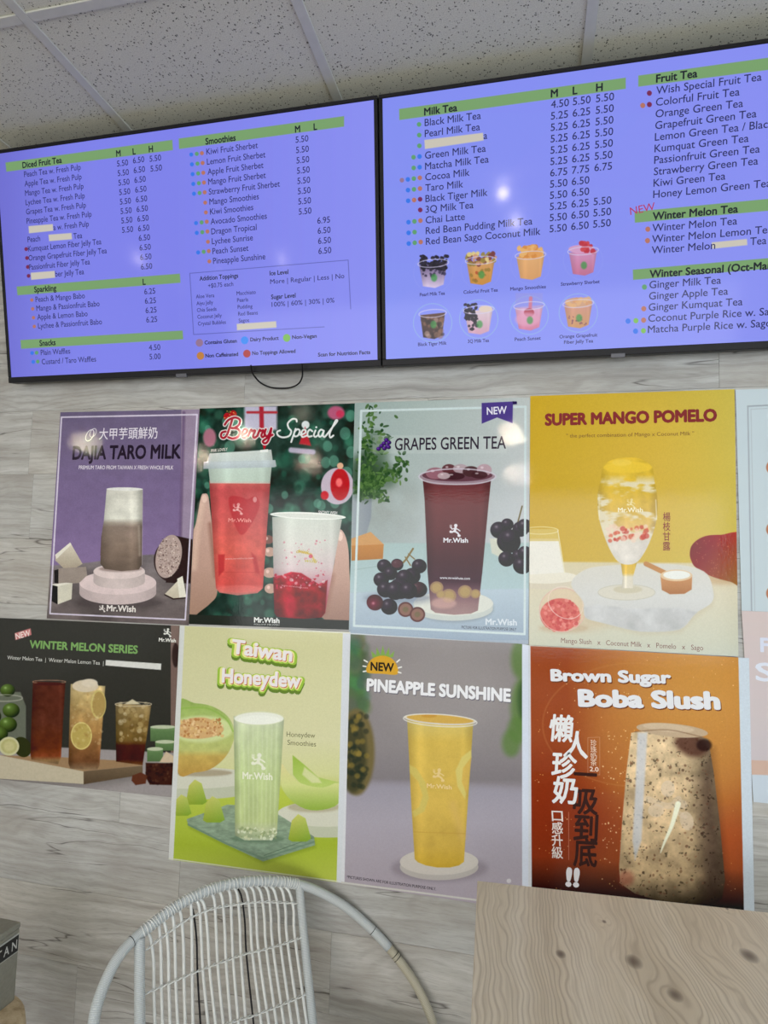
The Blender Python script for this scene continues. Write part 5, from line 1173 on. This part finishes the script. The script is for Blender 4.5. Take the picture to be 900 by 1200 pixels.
# ================================================================== POSTERS
PZ = 1.75
def W_(u, v): return WALL.uv(u, v)
GRP = 'drink posters on the plank wall'
def poster(key, label, corners, frame, pic, txt, lift, boost=None):
    """corners TL,TR,BR,BL in wall metres; a thin laminated sheet with its printed picture"""
    ox, oy, k = frame; tl, tr, br, bl = [np.array(c, float) for c in corners]
    o0 = (tl + tr + br + bl) / 4
    th = 0.0005
    me = bpy.data.meshes.new('drink_poster'); V = []; 
    for d in (-lift - th, -lift):
        for c in (bl, br, tr, tl): V.append((c[0] - o0[0], d, c[1] - o0[1]))
    me.from_pydata(V, [], [(0, 1, 2, 3), (7, 6, 5, 4), (0, 4, 5, 1), (1, 5, 6, 2), (2, 6, 7, 3), (3, 7, 4, 0)])
    uvl = me.uv_layers.new(name='UVMap')
    for i, c in enumerate(((0, 0), (1, 0), (1, 1), (0, 1))): uvl.data[i].uv = c
    for i in range(4, len(uvl.data)): uvl.data[i].uv = (0.001, 0.001)
    P = Plane((0, -lift - th, 0), (1, 0, 0), (0, 0, 1))
    img = make_image('poster_picture', pic, P, [tl, tr, br, bl], lambda X, Y: ((X - ox) * k, (Y - oy) * k), boost or BOOST, 620 if abs(tr[0] - tl[0]) < 0.55 else 840, haze=0.012)
    me.materials.append(picture_material('poster_print', img))
    o = bpy.data.objects.new('drink_poster', me); COL.objects.link(o); o.location = (o0[0], 0, o0[1])
    tag(o, label, 'poster', GRP)
    bpy.context.view_layer.update()
    if txt: txt(Sheet(P, ox, oy, k, o.name, 0.0))
    return o
q = W_
ZB = 1.75 - 1.2153
poster('taro', 'purple taro milk poster with a glass on a round pink plinth', [q(71.3, 483.3), q(234, 479.8), q(221.3, 732.7), q(55.3, 724.7)], (50, 470, 4.442), pic_taro(), txt_taro, 0.0012)
poster('berry', 'green festive berry drink poster with two hands holding red drinks', [q(234.4, 478.9), q(416, 472.8), q(408.9, 737.9), q(221.6, 731.3)], (220, 465, 4.286), pic_berry(), txt_berry, 0.0008)
poster('grapes', 'pale blue grape tea poster with dark grapes and a tall cup', [q(416, 472.4), q(621.2, 465.8), q(619.3, 754.8), q(408.9, 742)], (405, 460, 4.09), pic_grapes(), txt_grapes, 0.0013)
poster('mango', 'yellow mango pomelo poster with a goblet on a white slab', [q(621.4, 464.4), q(860.4, 456.4), q(865, 769), q(620, 755.6)], (615, 450, 3.53), pic_mango(), txt_mango, 0.0018)
tr = q(211, 733.2); br = q(201.6, 934); a = q(0.5, 724); b = q(0.5, 913)
ex = lambda p1, p2, x: (x, p2[1] + (p1[1] - p2[1]) * (x - p2[0]) / (p1[0] - p2[0]))
poster('winter', 'wide dark green winter melon poster with three brown iced drinks', [ex(a, tr, tr[0] - 0.612), tr, br, ex(b, br, tr[0] - 0.612)], (0, 720, 4.187), pic_winter(), txt_winter, 0.0019)
poster('honeydew', 'pale green honeydew smoothie poster with melon pieces on a napkin', [q(211.2, 733), q(410.8, 740.6), q(400.4, 1034.2), q(198, 1006.7)], (190, 730, 3.935), pic_honeydew(), txt_honeydew, 0.0014)
pb = np.array([q(620.5, 1062)[0], ZB])
poster('pineapple', 'grey pineapple drink poster with a tall yellow cup', [q(410.5, 741.6), q(620.4, 755.2), (pb[0], ZB), q(400, 1034.5)], (398, 740, 3.75), pic_pineapple(), txt_pineapple, 0.0020)
tr = q(877.3, 771); rb = (q(883.6, 1067.8)[0], ZB)
poster('boba', 'orange brown sugar boba slush poster with a speckled slush cup', [q(620.3, 756), tr, rb, (q(620.5, 756)[0] + 0.002, ZB)], (615, 750, 3.333), pic_boba(), txt_boba, 0.0025)
tl = q(861.8, 457); bl = q(868.8, 715.6)
poster('cups', 'white framed poster with rows of brown cups at the right edge', [tl, (tl[0] + 0.457, tl[1] + 0.002), (bl[0] + 0.457, bl[1]), bl], (860, 450, 4.4), pic_cups(), None, 0.0012)
tl = q(868.8, 715.8); bl = q(882.6, 939.4)
poster('pink', 'wide pale pink poster half hidden at the right edge', [tl, (tl[0] + 0.61, tl[1]), (bl[0] + 0.61, bl[1]), bl], (866, 714, 4.2), pic_pink(), txt_pink, 0.0016)
flush_text()

# ================================================================== CABLE under the left screen
def wp(u, v, y): return tuple(at(u, v, 1, y))
bm = bmesh.new()
pts = [(294, 428, -0.075), (295.5, 436, -0.06), (299, 442, -0.035), (306, 449, -0.018), (316, 453.6, -0.010), (328, 455, -0.010), (341, 454, -0.012), (350, 449.5, -0.02), (354, 442, -0.035), (354.5, 435, -0.06), (354, 426, -0.075)]
add_tube(bm, catmull([wp(*p_) for p_ in pts], 5), 0.0022, 8)
tag(mesh_obj('cable', bm, black_plastic), 'thin black cable looping down below the left screen', 'cable')

# ================================================================== TABLE
TZ = 0.75
c0 = at(559.5, 1032, 2, TZ); ang = math.radians(3.4)
tab = tag(empty('table', (c0[0], c0[1], 0), ang), 'wooden table with knotted pale grain in front of the boba poster', 'table')
def tl_(u, v):
    p_ = at(u, v, 2, TZ) - c0; c, n = math.cos(-ang), math.sin(-ang); return (p_[0] * c - p_[1] * n, p_[0] * n + p_[1] * c)
KNOTS = []
for u, v, r, a in ((657, 1118, 0.008, 0.006), (743, 1127, 0.013, 0.014), (791, 1166, 0.011, 0.010), (878, 1120, 0.014, 0.014), (708, 1080, 0.004, 0.012), (852, 1065, 0.003, 0.01)):
    k_ = tl_(u, v); KNOTS.append((k_[0], k_[1], r, a))
ash = table_material()
bm = bmesh.new(); add_box(bm, (0, -0.92, TZ - 0.035), (1.25, 0, TZ), 0.0015, 2); mesh_obj('tabletop', bm, ash, tab)
leg_mat = plain('dark_leg', (44, 42, 42), 0.45, 0.3)
for lx in (0.12, 1.13):
    for ly in (-0.82, -0.10):
        bm = bmesh.new(); add_box(bm, (lx - 0.025, ly - 0.025, 0), (lx + 0.025, ly + 0.025, TZ - 0.035), 0.003, 2); mesh_obj('leg', bm, leg_mat, tab)
bm = bmesh.new(); add_box(bm, (0.12, -0.85, TZ - 0.075), (0.15, -0.07, TZ - 0.0352), 0.002, 1); add_box(bm, (1.10, -0.85, TZ - 0.075), (1.13, -0.07, TZ - 0.0352), 0.002, 1); mesh_obj('rail', bm, leg_mat, tab)

# ================================================================== RATTAN CHAIR
RZ = 0.45            # height of the middle lacing at its left end
hd = Vector((0.656, 0.755, 0)).normalized(); nf = Vector((hd.y, -hd.x, 0)); 
RECL = math.radians(27)
up = (Vector((0, 0, 1)) * math.cos(RECL) - nf * math.sin(RECL)).normalized(); pn = hd.cross(up).normalized()
if pn.dot(nf) < 0: pn = -pn
P0 = Vector(at(173, 1163, 2, RZ)); 
UC = 0.18
def bulge(u): return 0.9 * max(0.0, abs(u - UC) - 0.10) ** 2 if True else 0
def chair_pt(u_, v_, extra=0.0):
    """photo position -> point on the gently curved backrest surface"""
    d = Vector(ray(u_, v_)); C = Vector(CAM_P); w = 0.0; q_ = None
    for _ in range(14):
        o = P0 + pn * w; t = (o - C).dot(pn) / d.dot(pn); q_ = C + d * t
        w = bulge((q_ - P0).dot(hd)) + extra
    return q_
white_wrap = wrap_material('white_paper_cord', (206, 212, 214)); rod_mat = plain('white_rod', (212, 214, 212), 0.5, noise=0.05, scale=90)
CH_C = chair_pt(260, 1150)
seat_c = Vector((P0.x, P0.y, 0)) + hd * UC + nf * 0.36
chair = tag(empty('rattan_chair', (seat_c.x, seat_c.y, 0)), 'white rattan lounge chair with a rounded spindle back left of the table', 'chair')
inv = Matrix.Translation(-Vector(chair.location))
def chair_tube(name, pts, r, mat, sides=10, parent=None):
    bm = bmesh.new(); add_tube(bm, [inv @ Vector(p_) for p_ in pts], r, sides); return mesh_obj(name, bm, mat, parent or chair)
hoop_px = [(104, 1246), (106, 1222), (109.4, 1200), (113.6, 1178), (123.3, 1151), (137, 1124), (154.4, 1103), (173.3, 1087), (192.8, 1071.6), (212, 1058.5), (234.4, 1047), (256.7, 1039), (284.4, 1033.6), (312, 1032.4), (337, 1034), (350, 1036.5), (365, 1041), (384, 1050), (404, 1062), (421.4, 1076), (438.7, 1092), (456, 1111), (473.4, 1133), (487.9, 1155), (499.4, 1178), (507, 1199), (512, 1222), (515, 1246)]
hoop = [chair_pt(*h) for h in hoop_px]
# the hoop runs on, out of the picture, down into the two arms and the seat ring
SEAT_Z = 0.30
def arm(pt, side):
    e = seat_c + hd * (side * 0.27) + nf * 0.10; e.z = SEAT_Z
    m = (pt + e) / 2 + hd * (side * 0.05) + nf * 0.02; m.z = pt.z * 0.5 + SEAT_Z * 0.5
    return [m, e]
hl = arm(hoop[0], -1); hr = arm(hoop[-1], 1)
full = [hl[1], hl[0]] + hoop + hr
cream_wrap = wrap_material('cream_paper_cord', (196, 190, 170))
full = catmull(full, 4); cut = 4 * (2 + 21)
chair_tube('hoop_frame', full[:cut + 1], 0.0108, white_wrap, 12)
chair_tube('arm_tube', full[cut:], 0.0102, cream_wrap, 12)['label'] = 'cream cord wrapped end of the hoop'
# uprights at both sides of the woven back
def down(a, b, z):
    """carry the line a->b on down to height z"""
    a = Vector(a); b = Vector(b); d = (b - a); t = (z - a.z) / d.z; return a + d * t
lp = [chair_pt(163.5, 1100), chair_pt(163.6, 1150), chair_pt(163.8, 1198)]; lp.append(down(lp[0], lp[2], SEAT_Z - 0.0) if lp[2].z > SEAT_Z else lp[2] + (lp[2] - lp[0]) * 0.3)
rp = [chair_pt(350.5, 1036.5), chair_pt(356.5, 1100), chair_pt(366.5, 1198)]; rp.append(down(rp[0], rp[2], SEAT_Z) if rp[2].z > SEAT_Z else rp[2] + (rp[2] - rp[0]) * 0.3)
chair_tube('side_post', catmull(lp, 6), 0.0108, white_wrap, 12); chair_tube('side_post', catmull(rp, 6), 0.0098, white_wrap, 12)
print('CHAIR left', [tuple(round(c, 2) for c in p_) for p_ in lp], 'right', [tuple(round(c, 2) for c in p_) for p_ in rp], 'hoop', [tuple(round(c, 2) for c in hoop[i]) for i in (0, 7, 13, 19, 27)])
# spindles, each its own rod, bound over the hoop in pairs
hp = np.array(hoop_px[2:-2])
def hoop_y(x): return float(np.interp(x, hp[:, 0], hp[:, 1]))
mids = [180.3, 189.2, 197.8, 206, 215.6, 225.3, 231.5, 237.8, 245.6, 255.3, 265, 273.3, 282.5, 288.8, 295.6, 302.8, 311.8, 319.4, 328.2, 336.4, 345.4]
rails = []
for i, mx in enumerate(mids):
    t = i / (len(mids) - 1); dark = i in (6, 13)
    bx = 181.5 + (359.5 - 181.5) * t; my = 1161 - 64 * t
    sl = (bx - mx) / (1200 - my)
    tx0 = mx - sl * 90 - 4.2 * (1 - t) * 1.0 + (1.6 if i % 2 else -1.6) * (not dark) + (-4 if dark else 0)
    tx0 = max(tx0, 168 + i * 1.5); ty = hoop_y(tx0) + 3
    px_ = [(tx0, ty), ((tx0 * 0.45 + mx * 0.55), ty + 9), (mx - sl * max(my - ty - 42, 0) * 0.5, (ty + my) / 2), (mx, my), (bx, 1200)]
    P_ = [chair_pt(a, b, -0.002 if not dark else -0.006) for a, b in px_]
    end = down(P_[-2], P_[-1], SEAT_Z + 0.005) if P_[-1].z > SEAT_Z + 0.02 else P_[-1] + (P_[-1] - P_[-2]) * 0.4
    P_.append(end)
    o = chair_tube('spindle' if not dark else 'dark_spindle', catmull(P_, 4), 0.0034 if not dark else 0.0020, rod_mat if not dark else black_plastic, 8)
    if dark: o['label'] = 'thin black rod among the white spindles'
    rails.append(P_)
# twisted cross lacing: two strands crossing over every spindle
def lacing(px_pts, n):
    base = catmull([chair_pt(a, b) for a, b in px_pts], 24); L = [0.0]
    for a, b in zip(base[:-1], base[1:]): L.append(L[-1] + float(np.linalg.norm(b - a)))
    tot = L[-1]; bmx = bmesh.new()
    for ph in (0, math.pi):
        pts = []
        for i in range(n * 8 + 1):
            s_ = tot * i / (n * 8); k_ = int(np.searchsorted(L, s_)); k_ = min(max(k_, 1), len(L) - 1); f = (s_ - L[k_ - 1]) / max(L[k_] - L[k_ - 1], 1e-9)
            b_ = Vector(base[k_ - 1]) * (1 - f) + Vector(base[k_]) * f; a = 2 * math.pi * i / 16 + ph
            pts.append(inv @ (b_ + pn * (0.0046 * math.cos(a)) + up * (0.0018 * math.sin(a))))
        add_tube(bmx, pts, 0.0014, 6)
    mesh_obj('lacing', bmx, rod_mat, chair)
lacing([(170, 1114), (190, 1098), (215, 1080), (235, 1070), (257, 1063), (295, 1057.5), (320, 1057), (348, 1058.5)], 22)
lacing([(166, 1166), (173, 1163), (229, 1139), (284, 1118.6), (300, 1115), (329, 1107), (353, 1098)], 22)
lacing([(166, 1247), (200, 1232), (240, 1213), (270.6, 1198), (300, 1189), (340, 1173), (362, 1163)], 22)
# cord windings that bind the hoop where the spindles hang
bm = bmesh.new()
for i in range(5, 13):
    pass
for i in range(4, 52):
    t = i / 52; seg = [Vector(p_) for p_ in hoop[6:16]]; f = t * (len(seg) - 1); k_ = int(f); 
    if k_ >= len(seg) - 1: break
    c_ = seg[k_].lerp(seg[k_ + 1], f - k_); tg = (seg[k_ + 1] - seg[k_]).normalized(); n1 = tg.cross(pn).normalized(); n2 = pn
    add_tube(bm, [inv @ (c_ + (n1 * math.cos(a) + n2 * math.sin(a)) * (0.0112 + (0.0006 if i % 2 else 0)) + tg * 0.002 * math.sin(a + i)) for a in (2 * math.pi * k / 14 for k in range(14))], 0.0013, 5, closed=True)
o = mesh_obj('hoop_winding', bm, rod_mat, chair); o['kind'] = 'stuff'
# dark joints in the wrapping, seen as thin rings
for (a, b) in (((154.4, 1103), (158, 1100)), ((437, 1090.5), (440, 1093.5)), ((463, 1119), (465, 1121.5)), ((466, 1123), (468.5, 1126))):
    p1, p2 = chair_pt(*a), chair_pt(*b); d = (p2 - p1).normalized(); bm = bmesh.new()
    n1 = d.orthogonal().normalized(); n2 = d.cross(n1)
    add_tube(bm, [inv @ (p1 + (n1 * math.cos(k) + n2 * math.sin(k)) * 0.0106) for k in (2 * math.pi * j / 16 for j in range(16))], 0.0008, 5, closed=True); mesh_obj('joint_ring', bm, black_plastic, chair)
# seat ring, slats and legs (mostly below the picture)
ring = []
for k in range(40):
    a = 2 * math.pi * k / 40; ring.append(seat_c + hd * (0.27 * math.cos(a)) + nf * (0.30 * math.sin(a)) + Vector((0, 0, SEAT_Z - 0.012)))
bm = bmesh.new(); add_tube(bm, [inv @ p_ for p_ in ring], 0.0108, 10, closed=True); mesh_obj('seat_ring', bm, white_wrap, chair)
for k in range(21):
    s_ = -0.25 + 0.5 * k / 20; h_ = 0.30 * math.sqrt(max(0, 1 - (s_ / 0.27) ** 2))
    if h_ > 0.05: chair_tube('seat_slat', [seat_c + hd * s_ + nf * (-h_) + Vector((0, 0, SEAT_Z - 0.008)), seat_c + hd * s_ + Vector((0, 0, SEAT_Z - 0.03)), seat_c + hd * s_ + nf * h_ + Vector((0, 0, SEAT_Z - 0.008))], 0.0034, rod_mat, 6)
for sx in (-1, 1):
    for sy in (-1, 1):
        top = seat_c + hd * (0.19 * sx) + nf * (0.21 * sy) + Vector((0, 0, SEAT_Z - 0.012)); bot = seat_c + hd * (0.24 * sx) + nf * (0.23 * sy); bot.z = 0.009
        chair_tube('leg', [top, (top + bot) / 2, bot], 0.0108, white_wrap, 10)

# ================================================================== STOOL with grey box, lower left
YB = -0.26
cb = Vector(at(17.5, 1171.5, 1, YB)); ct = Vector(at(19.5, 1079, 1, YB)); zs = cb.z
print('BOX', cb, ct)
import_h = ct.z - cb.z
# direction of the visible side, from the label's upper edge
e1 = at(18.9, 1091, 1, YB); zl = e1[2]; e2 = at(0.5, 1103.6, 2, zl); dv = Vector((e2[0] - e1[0], e2[1] - e1[1], 0)).normalized()
print('side dir', dv)
side = dv; back = Vector((side.y, -side.x, 0)).normalized()
if back.x > 0: back = -back          # towards the box's far left
boxo = empty('metal_box', (cb.x + side.x * 0.12 + back.x * 0.07, cb.y + side.y * 0.12 + back.y * 0.07, zs))
tag(boxo, 'dark grey metal box with a black lettered plate at the lower left', 'box')
Mb = Matrix([[side.x, back.x, 0, cb.x - boxo.location.x], [side.y, back.y, 0, cb.y - boxo.location.y], [0, 0, 1, 0], [0, 0, 0, 1]])
grey_metal = plain('brushed_grey', (140, 138, 128), 0.5, 0.2, noise=0.08, scale=160)
bm = bmesh.new(); add_box(bm, (0, 0, 0), (0.24, 0.14, import_h - 0.014), 0.004, 2, Mb); mesh_obj('body', bm, grey_metal, boxo)
bm = bmesh.new(); add_box(bm, (-0.001, -0.001, import_h - 0.014), (0.241, 0.141, import_h), 0.004, 2, Mb); mesh_obj('lid', bm, grey_metal, boxo)
zt_ = at(18.9, 1091, 1, YB)[2] - zs; zb_ = at(17.6, 1113, 1, YB)[2] - zs
bm = bmesh.new(); add_box(bm, (0.003, -0.0025, zb_), (0.16, 0.0, zt_), 0.0005, 1, Mb); plate = mesh_obj('plate', bm, plain('pale_edge', (176, 176, 172), 0.4), boxo)
bm = bmesh.new(); add_box(bm, (0.0055, -0.0031, zb_ + 0.003), (0.158, -0.0024, zt_ - 0.003), 0.0, 1, Mb); mesh_obj('plate_face', bm, plain('plate_black', (22, 22, 24), 0.4), boxo)
bpy.context.view_layer.update()
h_ = zt_ - zb_; org = np.array(boxo.matrix_world @ (Mb @ Vector((0.066, -0.0033, zb_ + h_ * 0.27))))
text_job('T A N', (org, -np.array(side), np.array([0, 0, 1.0]), -np.array(back), 0.0002), h_ * 0.46, 0.056, 0.012, 0.0, 'l', (boxo.name, (196, 196, 192), False, 1.0))
flush_text()
# stool under the box
sc_ = Vector((boxo.location.x, boxo.location.y, 0)); SR = 0.0
edge = Vector(at(30, 1192, 2, zs)); SR = (Vector((edge.x, edge.y, 0)) - sc_).length
print('stool r', SR, 'z', zs, 'centre', sc_)
stool = tag(empty('stool', (sc_.x, sc_.y, 0)), 'low round tan stool carrying the grey box', 'stool')
tan = NT('tan_cork'); tcn = tan.n('ShaderNodeTexCoord'); nzz = tan.n('ShaderNodeTexNoise', ins={'Vector': tcn.outputs['Object'], 'Scale': 26, 'Detail': 6, 'Roughness': 0.7})
tan.l(tan.ramp(nzz.outputs[0], [(0.3, rgba((150, 124, 92))), (0.5, rgba((200, 178, 146))), (0.7, rgba((222, 204, 174)))]), tan.b.inputs['Base Color']); tan.b.inputs['Roughness'].default_value = 0.8; tan.bump(nzz.outputs[0], 0.4, 0.003)
bm = bmesh.new(); add_lathe(bm, [(SR - 0.03, zs - 0.07), (SR - 0.006, zs - 0.06), (SR, zs - 0.04), (SR - 0.004, zs - 0.012), (SR - 0.016, zs - 0.002), (SR - 0.03, zs)], 48); mesh_obj('seat', bm, tan.m, stool)
for k in range(4):
    a = math.pi / 4 + k * math.pi / 2; r1 = SR * 0.6; r2 = SR * 0.8
    bm = bmesh.new(); add_tube(bm, [(r1 * math.cos(a), r1 * math.sin(a), zs - 0.068), (r2 * math.cos(a), r2 * math.sin(a), 0.0)], [0.018, 0.014], 12); mesh_obj('leg', bm, tan.m, stool)
